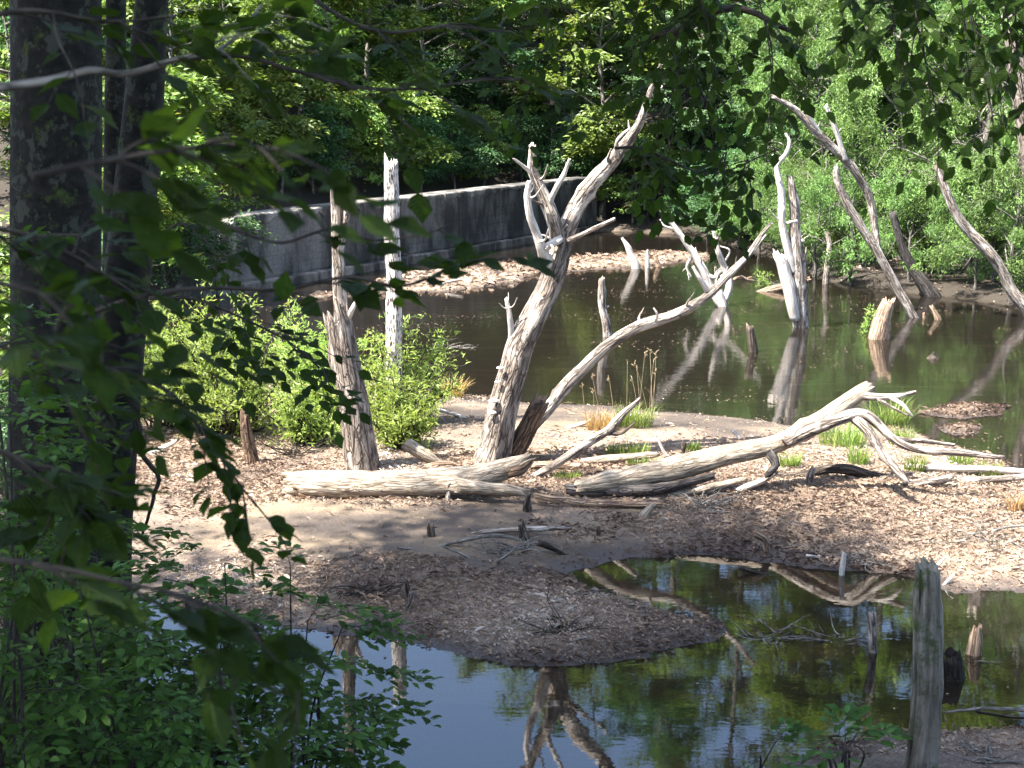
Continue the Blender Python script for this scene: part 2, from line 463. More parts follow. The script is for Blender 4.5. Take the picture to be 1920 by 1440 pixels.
M['beechleaf'] = leaf_mat('beech_foliage', (0.062, 0.112, 0.018), 0.35, 0.5, rough=0.5, spec=0.2)
M['beechleaf1'] = leaf_mat('beech_leaf', (0.040, 0.075, 0.012), 0.35, 0.42, rough=0.5, spec=0.18, source='obj')
M['underleaf'] = leaf_mat('undergrowth_foliage', (0.08, 0.155, 0.028), 0.38, 0.38, rough=0.5, spec=.2)
M['underleaf1'] = leaf_mat('undergrowth_leaf', (0.082, 0.16, 0.03), 0.40, 0.40, rough=0.5, spec=.2, source='obj')
M['freshleaf'] = leaf_mat('fresh_leaf', (0.10, 0.22, 0.035), 0.2, 0.45, source='obj')
M['grass'] = leaf_mat('grass_blades', (0.19, 0.26, 0.065), 0.5, 0.35, rough=0.5, yellow=(0.50, 0.40, 0.18))
M['drygrass'] = leaf_mat('dry_grass_blades', (0.42, 0.27, 0.13), 0.3, 0.3, rough=0.6)
M['reed'] = leaf_mat('seed_stalks', (0.42, 0.33, 0.20), 0.2, 0.2, rough=0.6)

def litter_mat():
    m, t, b = node_mat('leaf_litter')
    a = t.nodes.new('ShaderNodeAttribute'); a.attribute_name = 'tint'
    c = ramp(t, a.outputs['Fac'], [(0.0, (0.075, 0.047, 0.034)), (0.22, (0.19, 0.13, 0.092)), (0.5, (0.345, 0.25, 0.178)), (0.78, (0.485, 0.375, 0.28)), (1.0, (0.65, 0.56, 0.46))]).outputs[0]
    t.links.new(c, b.inputs['Base Color']); b.inputs['Roughness'].default_value = 0.75; b.inputs['Specular IOR Level'].default_value = 0.25
    return m
M['litter'] = litter_mat()

def mud_mat():
    m, t, b = node_mat('mud_ground')
    g = t.nodes.new('ShaderNodeNewGeometry')
    sx = t.nodes.new('ShaderNodeSeparateXYZ'); t.links.new(g.outputs['Position'], sx.inputs[0])
    n1 = noise(t, mapping(t, g.outputs['Position'], (0.55, 0.9, 1)), 1.0, 5, 0.6)
    n2 = noise(t, g.outputs['Position'], 9.0, 6, 0.65)
    n3 = noise(t, g.outputs['Position'], 42.0, 3, 0.6)
    c = ramp(t, n1, [(0.33, (0.12, 0.088, 0.066)), (0.48, (0.20, 0.148, 0.105)), (0.62, (0.34, 0.255, 0.17))]).outputs[0]
    c = mixc(t, ramp(t, n2, [(0.38, (0.55, 0.55, 0.55)), (0.62, (0, 0, 0))]).outputs[0], c, (0.085, 0.062, 0.05))
    c = mixc(t, ramp(t, n3, [(0.52, (0, 0, 0)), (0.64, (0.5, 0.5, 0.5))]).outputs[0], c, (0.36, 0.27, 0.20))
    sl = t.nodes.new('ShaderNodeAttribute'); sl.attribute_name = 'silt'
    c = mixc(t, sl.outputs['Fac'], c, ramp(t, n1, [(0.38, (0.055, 0.042, 0.033)), (0.50, (0.095, 0.072, 0.053)), (0.66, (0.22, 0.16, 0.10))]).outputs[0])
    # wet margin and sunken bed
    zz = t.nodes.new('ShaderNodeMath'); zz.operation = 'MULTIPLY_ADD'
    t.links.new(n2, zz.inputs[0]); zz.inputs[1].default_value = 0.05; t.links.new(sx.outputs[2], zz.inputs[2])
    wet = ramp(t, zz.outputs[0], [(0.03, (1, 1, 1)), (0.09, (0, 0, 0))])
    c = mixc(t, wet.outputs[0], c, (0.062, 0.047, 0.038))
    bedn = noise(t, mapping(t, g.outputs['Position'], (0.42, 1.5, 1)), 1.0, 5, 0.62)
    bedc = ramp(t, bedn, [(0.42, (0.035, 0.025, 0.017)), (0.54, (0.062, 0.046, 0.030)), (0.63, (0.28, 0.215, 0.125))]).outputs[0]
    bedc = mixc(t, ramp(t, n3, [(0.5, (0, 0, 0)), (0.62, (0.4, 0.4, 0.4))]).outputs[0], bedc, (0.035, 0.024, 0.017))
    sh = t.nodes.new('ShaderNodeMapRange'); sh.inputs[1].default_value = -0.075; sh.inputs[2].default_value = -0.02
    t.links.new(sx.outputs[2], sh.inputs[0])
    bedc = mixc(t, sh.outputs[0], bedc, ramp(t, bedn, [(0.38, (0.13, 0.085, 0.048)), (0.6, (0.30, 0.21, 0.115))]).outputs[0])
    sub = t.nodes.new('ShaderNodeMapRange'); sub.inputs[1].default_value = -0.03; sub.inputs[2].default_value = -0.004; sub.inputs[3].default_value = 1; sub.inputs[4].default_value = 0
    t.links.new(sx.outputs[2], sub.inputs[0])
    c = mixc(t, sub.outputs[0], c, bedc)
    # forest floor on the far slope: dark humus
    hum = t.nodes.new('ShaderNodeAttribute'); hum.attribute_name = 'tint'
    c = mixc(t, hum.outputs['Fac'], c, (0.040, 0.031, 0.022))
    t.links.new(c, b.inputs['Base Color'])
    rr = t.nodes.new('ShaderNodeMapRange'); rr.inputs[3].default_value = 0.9; rr.inputs[4].default_value = 0.38
    t.links.new(wet.outputs[0], rr.inputs[0]); t.links.new(rr.outputs[0], b.inputs['Roughness'])
    b.inputs['Specular IOR Level'].default_value = 0.35
    bump(t, b, n2, 1.0, 0.05)
    return m
M['mud'] = mud_mat()

def water_mat():
    m, t, b = node_mat('pond_water')
    t.nodes.remove(b)
    g = t.nodes.new('ShaderNodeNewGeometry')
    nb = noise(t, mapping(t, g.outputs['Position'], (1.3, 3.0, 1)), 1.0, 3, 0.5)
    nf = noise(t, mapping(t, g.outputs['Position'], (9, 22, 1)), 1.0, 2, 0.5)
    # a breath of wind over the open middle of the pond, stillness in the sheltered near pool
    sx = t.nodes.new('ShaderNodeSeparateXYZ'); t.links.new(g.outputs['Position'], sx.inputs[0])
    mr = t.nodes.new('ShaderNodeMapRange'); mr.inputs[1].default_value = 16; mr.inputs[2].default_value = 30; mr.inputs[3].default_value = 0.014; mr.inputs[4].default_value = 0.075
    t.links.new(sx.outputs[1], mr.inputs[0])
    ad = t.nodes.new('ShaderNodeMath'); ad.operation = 'MULTIPLY_ADD'
    t.links.new(nf, ad.inputs[0]); ad.inputs[1].default_value = 0.25; t.links.new(nb, ad.inputs[2])
    bp = t.nodes.new('ShaderNodeBump'); bp.inputs['Distance'].default_value = 0.05
    t.links.new(mr.outputs[0], bp.inputs['Strength']); t.links.new(ad.outputs[0], bp.inputs['Height'])
    tr = t.nodes.new('ShaderNodeBsdfTransparent'); tr.inputs[0].default_value = (0.78, 0.68, 0.50, 1)
    df = t.nodes.new('ShaderNodeBsdfDiffuse'); df.inputs[0].default_value = (0.038, 0.031, 0.023, 1)
    mk = t.nodes.new('ShaderNodeMixShader'); mk.inputs[0].default_value = 0.30
    t.links.new(tr.outputs[0], mk.inputs[1]); t.links.new(df.outputs[0], mk.inputs[2])
    gl = t.nodes.new('ShaderNodeBsdfGlossy'); gl.inputs['Roughness'].default_value = 0.012
    t.links.new(bp.outputs[0], gl.inputs['Normal'])
    fr = t.nodes.new('ShaderNodeFresnel'); fr.inputs[0].default_value = 2.15
    t.links.new(bp.outputs[0], fr.inputs['Normal'])
    mx = t.nodes.new('ShaderNodeMixShader')
    t.links.new(fr.outputs[0], mx.inputs[0]); t.links.new(mk.outputs[0], mx.inputs[1]); t.links.new(gl.outputs[0], mx.inputs[2])
    t.links.new(mx.outputs[0], t.nodes['Material Output'].inputs['Surface'])
    return m
M['water'] = water_mat()

def concrete_mat(name, tone):
    m, t, b = node_mat(name)
    g = t.nodes.new('ShaderNodeNewGeometry')
    n1 = noise(t, mapping(t, g.outputs['Position'], (0.9, 0.9, 0.35)), 1.0, 5, 0.62)
    st = noise(t, mapping(t, g.outputs['Position'], (0.9, 0.9, 0.30)), 1.0, 7, 0.68)
    n3 = noise(t, g.outputs['Position'], 14.0, 5, 0.65)
    c = ramp(t, n1, [(0.35, tuple(a * 0.62 for a in tone)), (0.62, tone)]).outputs[0]
    c = mixc(t, ramp(t, n3, [(0.42, (0.5,) * 3), (0.6, (0, 0, 0))]).outputs[0], c, tuple(a * 0.45 for a in tone))
    sx = t.nodes.new('ShaderNodeSeparateXYZ'); t.links.new(g.outputs['Position'], sx.inputs[0])
    dm = t.nodes.new('ShaderNodeMapRange'); dm.inputs[1].default_value = 40; dm.inputs[2].default_value = 50; dm.inputs[3].default_value = 0.0; dm.inputs[4].default_value = -0.05
    t.links.new(sx.outputs[1], dm.inputs[0])          # the damp far end carries more black algae streaks
    ad = t.nodes.new('ShaderNodeMath'); t.links.new(st, ad.inputs[0]); t.links.new(dm.outputs[0], ad.inputs[1])
    c = mixc(t, ramp(t, ad.outputs[0], [(0.42, (0.85,) * 3), (0.58, (0, 0, 0))]).outputs[0], c, (0.030, 0.029, 0.028))
    t.links.new(c, b.inputs['Base Color']); b.inputs['Roughness'].default_value = 0.9
    b.inputs['Specular IOR Level'].default_value = 0.15
    bump(t, b, n3, 0.5, 0.02)
    return m
M['concrete'] = concrete_mat('weathered_concrete', (0.225, 0.205, 0.185))
M['coping'] = concrete_mat('coping_concrete', (0.37, 0.335, 0.285))
M['footing'] = concrete_mat('silt_stained_concrete', (0.40, 0.33, 0.27))
mm_, t_, b_ = node_mat('bracket_fungus'); b_.inputs['Base Color'].default_value = (0.72, 0.66, 0.56, 1); b_.inputs['Roughness'].default_value = 0.8
M['fungus'] = mm_

# ------------------------------------------------------------------ setting: ground and water
def spaced(a, b, near_a, near_b, fine, ratio=1.09):
    xs = list(np.arange(near_a, near_b + 1e-6, fine))
    s = fine; x = xs[-1]
    while x < b: s *= ratio; x += s; xs.append(min(x, b))
    s = fine; x = xs[0]; lo = []
    while x > a: s *= ratio; x -= s; lo.append(max(x, a))
    return np.array(lo[::-1] + xs)
gx = spaced(-110, 110, -6.5, 9.0, 0.085)
gy = spaced(-12, 185, 7.5, 30, 0.085, 1.05)
XX, YY = np.meshgrid(gx, gy)
ZZ = hgt(XX, YY)
gv = np.stack((XX, YY, ZZ), -1).reshape(-1, 3)
ix = np.arange(len(gv)).reshape(XX.shape)
gf = np.stack((ix[:-1, :-1], ix[:-1, 1:], ix[1:, 1:], ix[1:, :-1]), -1).reshape(-1, 4)
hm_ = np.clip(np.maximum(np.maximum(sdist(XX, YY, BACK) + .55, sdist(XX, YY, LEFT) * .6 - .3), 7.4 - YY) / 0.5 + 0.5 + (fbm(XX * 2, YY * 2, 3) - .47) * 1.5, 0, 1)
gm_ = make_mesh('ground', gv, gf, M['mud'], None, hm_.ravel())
PXg = 960 + XX / np.maximum(YY, 1) * FPX
def flats(px, y):                        # the bare silt flats: before the log, and at the waterline behind it
    n = (fbm(px * .011, y * 2.2, 4) - .47) * 1.6
    a = 1.25 - np.sqrt(((px - 790) / 420) ** 2 + ((y - 14.1) / 1.05) ** 2) + n
    b = 1.2 - np.sqrt(((px - 1200) / 430) ** 2 + ((y - 20.2) / 1.35) ** 2) + n * .8
    c = 1.15 - np.sqrt(((px - 760) / 160) ** 2 + ((y - 20.3) / 1.0) ** 2) + n * .7
    return np.clip(np.maximum(np.maximum(a, b), c) * 2.2, 0, 1)
fa_ = gm_.attributes.new('silt', 'FLOAT', 'POINT'); fa_.data.foreach_set('value', flats(PXg, YY).astype(np.float32).ravel())
structure(obj('ground', gm_))
wv = np.array([(-60, 4, 0), (70, 4, 0), (70, 66, 0), (-60, 66, 0)], float)
structure(obj('water', make_mesh('water', wv, np.array([[0, 1, 2, 3]]), M['water'], smooth=False)))

# ------------------------------------------------------------------ leaves as geometry
LEAF2 = (np.array([(0, 0, 0), (0.45, -0.5, 0.10), (1, 0, -0.06), (0.45, 0.5, 0.10)]), np.array([(0, 1, 2), (0, 2, 3)]))
LEAF8 = (np.array([(0, 0, 0), (0.28, -0.42, 0.07), (0.66, -0.40, 0.05), (1, 0, -0.10), (0.66, 0.40, 0.05), (0.28, 0.42, 0.07), (0.33, 0, 0), (0.68, 0, -0.03)]),
         np.array([(0, 1, 6), (1, 2, 7), (1, 7, 6), (2, 3, 7), (0, 6, 5), (6, 7, 4), (6, 4, 5), (7, 3, 4)]))
def leaf_cloud(pos, d, nrm, length, width, tint, tmpl=LEAF2):
    """numpy batch of leaves -> verts, tris, per-vertex tint"""
    tv, tf = tmpl
    d = d / (np.linalg.norm(d, axis=1)[:, None] + 1e-9)
    s = np.cross(nrm, d); s /= np.linalg.norm(s, axis=1)[:, None] + 1e-9
    n = np.cross(d, s)
    V = pos[:, None, :] + tv[None, :, 0:1] * (d * length[:, None])[:, None, :] + tv[None, :, 1:2] * (s * width[:, None])[:, None, :] \
        + tv[None, :, 2:3] * (n * length[:, None])[:, None, :]
    k = len(tv)
    F = (np.arange(len(pos)) * k)[:, None, None] + tf[None]
    return V.reshape(-1, 3), F.reshape(-1, 3), np.repeat(tint, k)

# ------------------------------------------------------------------ forest trees
def tree_variant(seed, h, cb, rad, n_limb, sprays, per, leaf, kind, trunk_r):
    """returns (trunk mesh data, crown mesh data) in local space. kind: broad, layer, willow, bush"""
    rs = np.random.RandomState(seed)
    lean = rs.uniform(-0.06, 0.06, 2)
    tp = []
    for i in range(7):
        t = i / 6
        tp.append((lean[0] * h * t * t + rs.uniform(-.12, .12) * (i > 0), lean[1] * h * t * t + rs.uniform(-.12, .12) * (i > 0), -0.4 + (h * 0.93 + 0.4) * t))
    tp = np.array(tp)
    tubes = [tube(tp, np.linspace(trunk_r, trunk_r * 0.18, 7), 8, 0.06, dens=0.35)]
    ends, outs = [], []
    for k in range(n_limb):
        f = (k + rs.rand()) / n_limb
        z0 = cb + (h * 0.9 - cb) * f
        az = k * 2.399 + rs.uniform(-.4, .4)
        prof = math.sin(min(1.0, 0.28 + 0.95 * (1 - f) if kind != 'bush' else 0.35 + 0.8 * (1 - f)) * PI / 2) if kind != 'bush' else (1 - 0.55 * f)
        if f < 0.12: prof *= 0.75
        Lr = rad * prof * rs.uniform(0.7, 1.15)
        rise = Lr * (rs.uniform(0.15, 0.5) if kind != 'willow' else rs.uniform(0.25, 0.6))
        i = np.clip((z0 + 0.4) / (h * 0.93 + 0.4) * 6, 0, 5.999); i0 = int(i)
        b0 = tp[i0] * (1 - i + i0) + tp[i0 + 1] * (i - i0)
        dv = np.array((math.cos(az), math.sin(az), 0))
        sd = np.array((-dv[1], dv[0], 0))
        droop = -0.18 * Lr if kind != 'willow' else -0.45 * Lr
        pts = [b0, b0 + dv * Lr * .35 + sd * rs.uniform(-.2, .2) * Lr * .4 + (0, 0, rise * .6), b0 + dv * Lr * .72 + sd * rs.uniform(-.2, .2) * Lr * .5 + (0, 0, rise),
               b0 + dv * Lr + sd * rs.uniform(-.25, .25) * Lr * .6 + (0, 0, rise + droop * 0.6)]
        pts = np.array(pts)
        tubes.append(tube(pts, np.array((.32, .2, .12, .04)) * trunk_r * (0.7 + 0.5 * prof), 5, 0.05, dens=0.22))
        for j in range(3):                         # secondary boughs
            t = rs.uniform(0.35, 0.85)
            q, _ = catmull(pts, (1, 1, 1, 1), 20); q = q[int(t * 19)]
            a2 = az + rs.choice((-1, 1)) * rs.uniform(0.5, 1.1)
            e = q + np.array((math.cos(a2), math.sin(a2), rs.uniform(-.05, .4))) * Lr * rs.uniform(.25, .45)
            tubes.append(tube(np.array((q, (q + e) / 2 + (0, 0, .05 * Lr), e)), np.array((.09, .06, .025)) * trunk_r, 4, 0.03, dens=0.15))
            for t2 in (0.5, 0.8, 1.0):
                ends.append(q * (1 - t2) + e * t2 + rs.uniform(-.1, .1, 3)); outs.append((math.cos(a2), math.sin(a2), 0.0))
        for t2 in (0.55, 0.75, 0.9, 1.0):
            q, _ = catmull(pts, (1, 1, 1, 1), 20); ends.append(q[int(t2 * 19)]); outs.append(tuple(dv))
    top = tp[-1]
    for k in range(6):
        ends.append(top + rs.uniform(-.6, .6, 3) * rad * 0.25); outs.append((rs.uniform(-1, 1), rs.uniform(-1, 1), .6))
    ends = np.array(ends); outs = np.array(outs)
    hubs = rs.choice(len(ends), max(10, min(len(ends), sprays // (8 if kind == 'willow' else 5))), replace=False)
    pick = hubs[rs.randint(0, len(hubs), sprays)]
    cen = ends[pick] + rs.normal(0, 1, (sprays, 3)) * (0.055 * rad + 0.14) * np.array((1, 1, 0.75))
    o = outs[pick] + rs.normal(0, .35, (sprays, 3)); o[:, 2] *= 0.4
    o /= np.linalg.norm(o, axis=1)[:, None] + 1e-6
    sr = rs.uniform(0.35, 0.8, sprays) * (0.45 + rad * 0.10) * (0.85 if kind == 'willow' else 1)
    ci = np.repeat(np.arange(sprays), per)
    nL = len(ci)
    stint = rs.normal(0.5, 0.22, sprays)
    u, v, wz = rs.normal(0, .5, nL), rs.normal(0, .5, nL), rs.normal(0, .5, nL)
    out = o[ci]; side = np.cross(out, (0, 0, 1.0)); side /= np.linalg.norm(side, axis=1)[:, None] + 1e-6
    if kind == 'willow':
        pos = cen[ci] + (out * (u * 0.8)[:, None] + side * (v * 0.8)[:, None] + np.array((0, 0, 1.0)) * (wz * 0.75)[:, None]) * sr[ci][:, None]
        d = out * rs.uniform(0.1, 1.0, nL)[:, None] + rs.normal(0, .55, (nL, 3)) + np.array((0, 0, -0.35))
        nrm = np.array((0, 0, 1.0)) + rs.normal(0, .55, (nL, 3)) + out * .4
        ln = leaf * rs.uniform(.7, 1.3, nL); wd = ln * rs.uniform(.20, .32, nL)
    else:
        flat = 0.13 if kind == 'layer' else 0.34
        dr = 0.35 * (np.maximum(u, 0) ** 2)
        pos = cen[ci] + (out * u[:, None] + side * v[:, None] + np.array((0, 0, 1.0)) * (wz * flat - dr)[:, None]) * sr[ci][:, None]
        rad_d = out * u[:, None] + side * v[:, None]
        d = rad_d * 1.3 + out * 0.35 + rs.normal(0, .35, (nL, 3)) + np.array((0, 0, -0.22))
        nrm = np.array((0, 0, 1.0)) + out * 0.38 + rs.normal(0, .24, (nL, 3))
        ln = leaf * rs.uniform(.65, 1.3, nL); wd = ln * rs.uniform(.42, .62, nL)
    tint = np.clip(stint[ci] + rs.normal(0, .13, nL), 0, 1)
    return join(tubes), leaf_cloud(pos, d, nrm, ln, wd, tint)

VAR = {}
def variant(key, mat, *a):
    (tv, tf, tu), (lv, lf, lt) = tree_variant(*a)
    VAR[key] = (make_mesh('trunk', tv, tf, M['forestbark'], tu), make_mesh('crown', lv, lf, M[mat], None, lt, smooth=False))
variant('tallA', 'broadleaf', 101, 23, 3.0, 5.2, 26, 300, 74, 0.23, 'layer', 0.26)
variant('tallB', 'broadleaf', 102, 21, 3.5, 4.8, 24, 260, 70, 0.27, 'broad', 0.24)
variant('tallC', 'deepleaf', 103, 24, 2.2, 5.5, 26, 320, 70, 0.21, 'layer', 0.28)
variant('midA', 'broadleaf', 104, 11, 2.2, 3.6, 20, 190, 56, 0.27, 'broad', 0.15)
variant('midB', 'deepleaf', 105, 10, 1.6, 3.4, 19, 220, 64, 0.19, 'layer', 0.14)
variant('midC', 'broadleaf', 106, 12, 3.4, 3.8, 19, 200, 66, 0.19, 'layer', 0.15)
variant('bushA', 'broadleaf', 107, 4.2, 0.3, 2.1, 15, 120, 52, 0.19, 'bush', 0.06)
variant('bushB', 'deepleaf', 108, 3.6, 0.2, 1.9, 15, 160, 54, 0.13, 'bush', 0.06)
variant('willowA', 'willow', 109, 11, 0.8, 4.0, 22, 250, 84, 0.17, 'willow', 0.2)
variant('willowB', 'willow', 110, 8, 0.4, 3.4, 20, 210, 84, 0.16, 'willow', 0.16)
variant('willowC', 'willow', 111, 4.5, 0.2, 2.2, 14, 150, 60, 0.13, 'willow', 0.09)

_rt = random.Random(5)
LOOK = {'tallA': 'tall bright layered tree', 'tallB': 'tall bright clumpy tree',
        'tallC': 'tall dark green tree', 'midA': 'mid-sized bright broadleaf tree', 'midB': 'mid-sized dark green tree',
        'midC': 'slender bright layered tree', 'bushA': 'bright green bush', 'bushB': 'dark green bush',
        'willowA': 'large willow', 'willowB': 'mid-sized willow', 'willowC': 'low willow bush'}
KIND = {'bushA': ('woodland_bush', 'bush'), 'bushB': ('woodland_bush', 'bush'), 'willowA': ('willow_tree', 'tree'), 'willowB': ('willow_tree', 'tree'), 'willowC': ('willow_bush', 'bush')}
MARKS = ((-400, 'far out beyond the massive beech'), (40, 'behind the massive beech trunk'), (130, 'behind the near trunks'), (300, 'left of the dam wall'), (390, 'at the left end of the dam wall'), (470, 'above the wall\'s left corner'),
         (560, 'above the left part of the dam wall'), (630, 'above the hollow-topped snag'), (730, 'above the white snag'), (800, 'above the middle of the dam wall'), (880, 'above the wall\'s right half'),
         (970, 'above the forked dead tree'), (1060, 'beyond the wall\'s right end'), (1130, 'behind the right fork limb'), (1210, 'right of the forked tree'), (1290, 'behind the splayed dead tree'),
         (1390, 'left of the twin-trunked tree'), (1460, 'behind the twin-trunked tree'), (1545, 'right of the twin-trunked tree'), (1620, 'behind the long leaning dead trunk'), (1710, 'right of the long leaning dead trunk'),
         (1790, 'behind the curved bare trunk'), (1850, 'above the curved bare trunk'), (1930, 'at the right edge of the pond'), (2060, 'out past the right edge'), (2130, 'far out past the right edge'))
def where_is(px, Y, shore):
    m = min(MARKS, key=lambda a: abs(a[0] - px))[1]
    r = Y - shore
    return m + (', close to the water' if r < 6 else ', farther back' if r < 18 else ', high on the slope' if r < 32 else ', atop the slope')
SEEN = {}
TALL = dict(tallA=23, tallB=21, tallC=24, midA=11, midB=10, midC=12, bushA=4.2, bushB=3.6, willowA=11, willowB=8, willowC=4.5)
def plant(key, px, Y, s=1.0, where=None, dz=0.0, rz=None, group='trees and bushes of the wood beyond the pond'):
    x = (px - 960) / FPX * Y * 0.98 + 0.0
    z = H(x, Y) + dz
    nm, cat = KIND.get(key, ('broadleaf_tree', 'tree'))
    o = thing(nm, where if where and ' counting ' in where else LOOK[key] + ' ' + where_is(px, Y, 40 + (px - 450) * .025 if px < 1250 else 58 - (px - 1250) * .034), cat, (x, Y, z), group)
    if o['label'] in SEEN: o['label'] = ('bigger ' if s >= SEEN[o['label']] else 'smaller ') + o['label']
    SEEN[o['label']] = s
    o.rotation_euler = (0, 0, _rt.uniform(0, 6.28) if rz is None else rz)
    # the wood is lower towards the left, where the sky opens over the dam
    lim = np.interp(px, (600, 1000, 1300), (.345, .45, .62)) * (Y - 10.5)
    s = min(s, max(.35, (lim - z) / (TALL[key] * 1.08)))
    k = s * _rt.uniform(0.92, 1.08)
    o.scale = (k * _rt.uniform(.93, 1.07), k * _rt.uniform(.93, 1.07), k * _rt.uniform(.94, 1.08))
    obj('trunk', VAR[key][0], o)
    c = obj('crown', VAR[key][1], o); c['kind'] = 'stuff'
    return o
WB, WL, WC, WR = 'behind the dam wall', 'beyond the left end of the dam wall', 'at the dark far end of the pond', 'on the right-hand shore'
for px, Y, k, s, wh in (
    # left of and behind the wall
    (215, 33, 'bushA', 1.0, WL), (290, 35, 'bushB', 1.0, WL), (350, 38, 'bushA', 1.1, WL), (405, 40.5, 'bushA', 0.85, WL), (330, 44, 'midA', 1.0, WL), (430, 47, 'midA', 0.95, WB),
    (60, 38, 'midB', 1.0, WL), (150, 42, 'midA', 1.0, WL), (-60, 40, 'midC', 1.0, WL), (230, 48, 'midC', 1.0, WL), (520, 46.5, 'bushA', 1.05, WB), (585, 48, 'bushB', .9, WB), (560, 52, 'midA', 1.0, WB),
    (650, 49, 'bushA', .85, WB), (715, 50.5, 'bushA', .95, WB), (790, 53, 'bushB', .8, WB), (850, 55.5, 'bushB', .8, WB), (905, 57.5, 'bushA', .7, WB), (690, 57, 'midC', 1.05, WB), (800, 60, 'midC', 1.1, WB), (870, 66, 'midB', 1.0, WB),
    (480, 58, 'tallA', .9, WB), (610, 62, 'tallB', .9, WB), (740, 66, 'tallA', .88, WB), (880, 72, 'tallA', 1.0, WB), (330, 58, 'tallB', .85, WL), (180, 56, 'tallA', .85, WL), (20, 54, 'tallC', .85, WL), (-150, 52, 'tallA', .85, WL),
    (560, 76, 'tallC', .95, WB), (700, 82, 'tallC', 1.0, WB), (420, 74, 'tallC', .9, WB), (840, 88, 'tallC', 1.0, WB), (260, 72, 'tallC', .9, WL), (100, 70, 'tallB', .9, WL), (-80, 68, 'tallC', .9, WL),
    # the dark corner and the middle
    (1010, 62, 'midB', .95, WC), (1075, 61, 'midC', .95, WC), (1130, 58, 'midA', 1.0, WC), (1195, 60, 'midB', 1.05, WC), (1255, 58, 'midB', .9, WC), (1330, 62, 'midB', 1.05, WC), (1400, 60, 'midB', .9, WC), (1460, 64, 'midC', 1.0, WC),
    (1120, 62.5, 'bushB', 1.0, WC), (1240, 60, 'bushB', 1.1, WC), (1370, 58, 'bushB', 1.0, WC), (1450, 52, 'bushB', .9, WC),
    (1020, 74, 'tallA', 1.05, WC), (1150, 72, 'tallB', 1.1, WC), (1290, 74, 'tallC', 1.1, WC), (1420, 72, 'tallA', 1.1, WC), (960, 90, 'tallC', 1.1, WC), (1100, 92, 'tallC', 1.15, WC), (1240, 94, 'tallC', 1.15, WC), (1380, 94, 'tallC', 1.15, WC),
    (-30, 15, 'bushB', .55, WL), (40, 18, 'bushA', .6, WL), (-90, 20, 'bushA', .8, WL), (120, 24, 'bushB', .7, WL), (190, 27, 'bushA', .8, WL), (40, 34, 'midA', .8, WL), (310, 40, 'midA', .7, WL), (470, 50, 'midA', .8, WB), (625, 54, 'midA', .8, WB), (760, 56, 'bushA', 1.1, WB), (930, 62, 'midC', .8, WB), (980, 60, 'bushB', 1.0, WC), (1040, 58.5, 'bushB', .9, WC),
    (660, 70, 'midB', 1.1, WB), (790, 74, 'midA', 1.1, WB), (940, 80, 'midB', 1.2, WC), (1090, 82, 'midA', 1.2, WC), (520, 66, 'midB', 1.1, WB), (380, 64, 'midB', 1.1, WL), (1180, 66, 'midA', 1.0, WC), (1310, 68, 'midA', 1.1, WC),
    (1230, 82, 'midA', 1.2, WC), (1380, 80, 'midA', 1.2, WC), (1500, 78, 'tallA', 1.1, WC), (1190, 57, 'bushA', .9, WC), (1300, 56.5, 'bushB', .9, WC),
    (440, 55, 'bushB', 1.3, WB), (540, 57, 'bushB', 1.3, WB), (600, 68, 'midB', 1.0, WB), (660, 60, 'bushB', 1.4, WB), (730, 62, 'bushB', 1.3, WB), (840, 62, 'bushB', 1.4, WB), (900, 68, 'bushB', 1.4, WB), (770, 70, 'bushB', 1.5, WB), (690, 76, 'midB', 1.2, WB), (850, 80, 'midB', 1.3, WB),
    (480, 68, 'midB', 1.1, WB), (400, 72, 'midB', 1.1, WL), (300, 52, 'bushB', 1.3, WL), (200, 52, 'midB', 1.0, WL), (100, 50, 'bushB', 1.4, WL), (30, 46, 'midB', .9, WL), (270, 62, 'midB', 1.0, WL), (150, 62, 'midB', 1.0, WL), (620, 80, 'midB', 1.3, WB), (760, 90, 'tallC', 1.0, WB),
    (580, 90, 'tallC', .9, WB), (660, 92, 'tallC', .9, WB), (500, 84, 'tallC', .9, WB),
    # willows on the right shore
    (1500, 48.5, 'willowC', .8, WR), (1575, 42.5, 'willowC', .7, WR), (1655, 41, 'willowC', .8, WR), (1740, 39.5, 'willowC', .8, WR), (1830, 37.5, 'willowC', .85, WR), (1880, 36, 'willowC', .8, WR), (1990, 34, 'willowC', 1.0, WR), (1690, 52, 'willowA', 1.1, WR), (1580, 50, 'midB', .9, WR), (1735, 49, 'midB', .85, WR), (1890, 45, 'midB', .85, WR), (1480, 54, 'midB', .8, WR), (1820, 50, 'willowA', 1.1, WR),
    (1545, 47, 'willowB', 1.0, WR), (1600, 44, 'willowC', 1.15, WR), (1640, 49, 'willowA', 1.0, WR), (1700, 42, 'willowB', .95, WR), (1770, 46, 'willowA', .95, WR), (1850, 40, 'willowB', 1.0, WR), (1790, 38, 'willowC', 1.0, WR),
    (1925, 36, 'willowC', 1.25, WR), (1960, 42, 'willowA', 1.0, WR), (1520, 56, 'willowA', .95, WR), (2050, 38, 'willowB', 1.0, WR), (2120, 44, 'willowA', 1.0, WR),
    (1560, 68, 'tallB', 1.1, WR), (1700, 66, 'tallA', 1.1, WR), (1840, 62, 'tallB', 1.1, WR), (1980, 58, 'tallA', 1.1, WR), (1640, 84, 'tallC', 1.15, WR), (1800, 80, 'tallC', 1.15, WR), (1960, 76, 'tallC', 1.15, WR), (2120, 62, 'tallB', 1.1, WR)):
    plant(k, px, Y, s, wh)

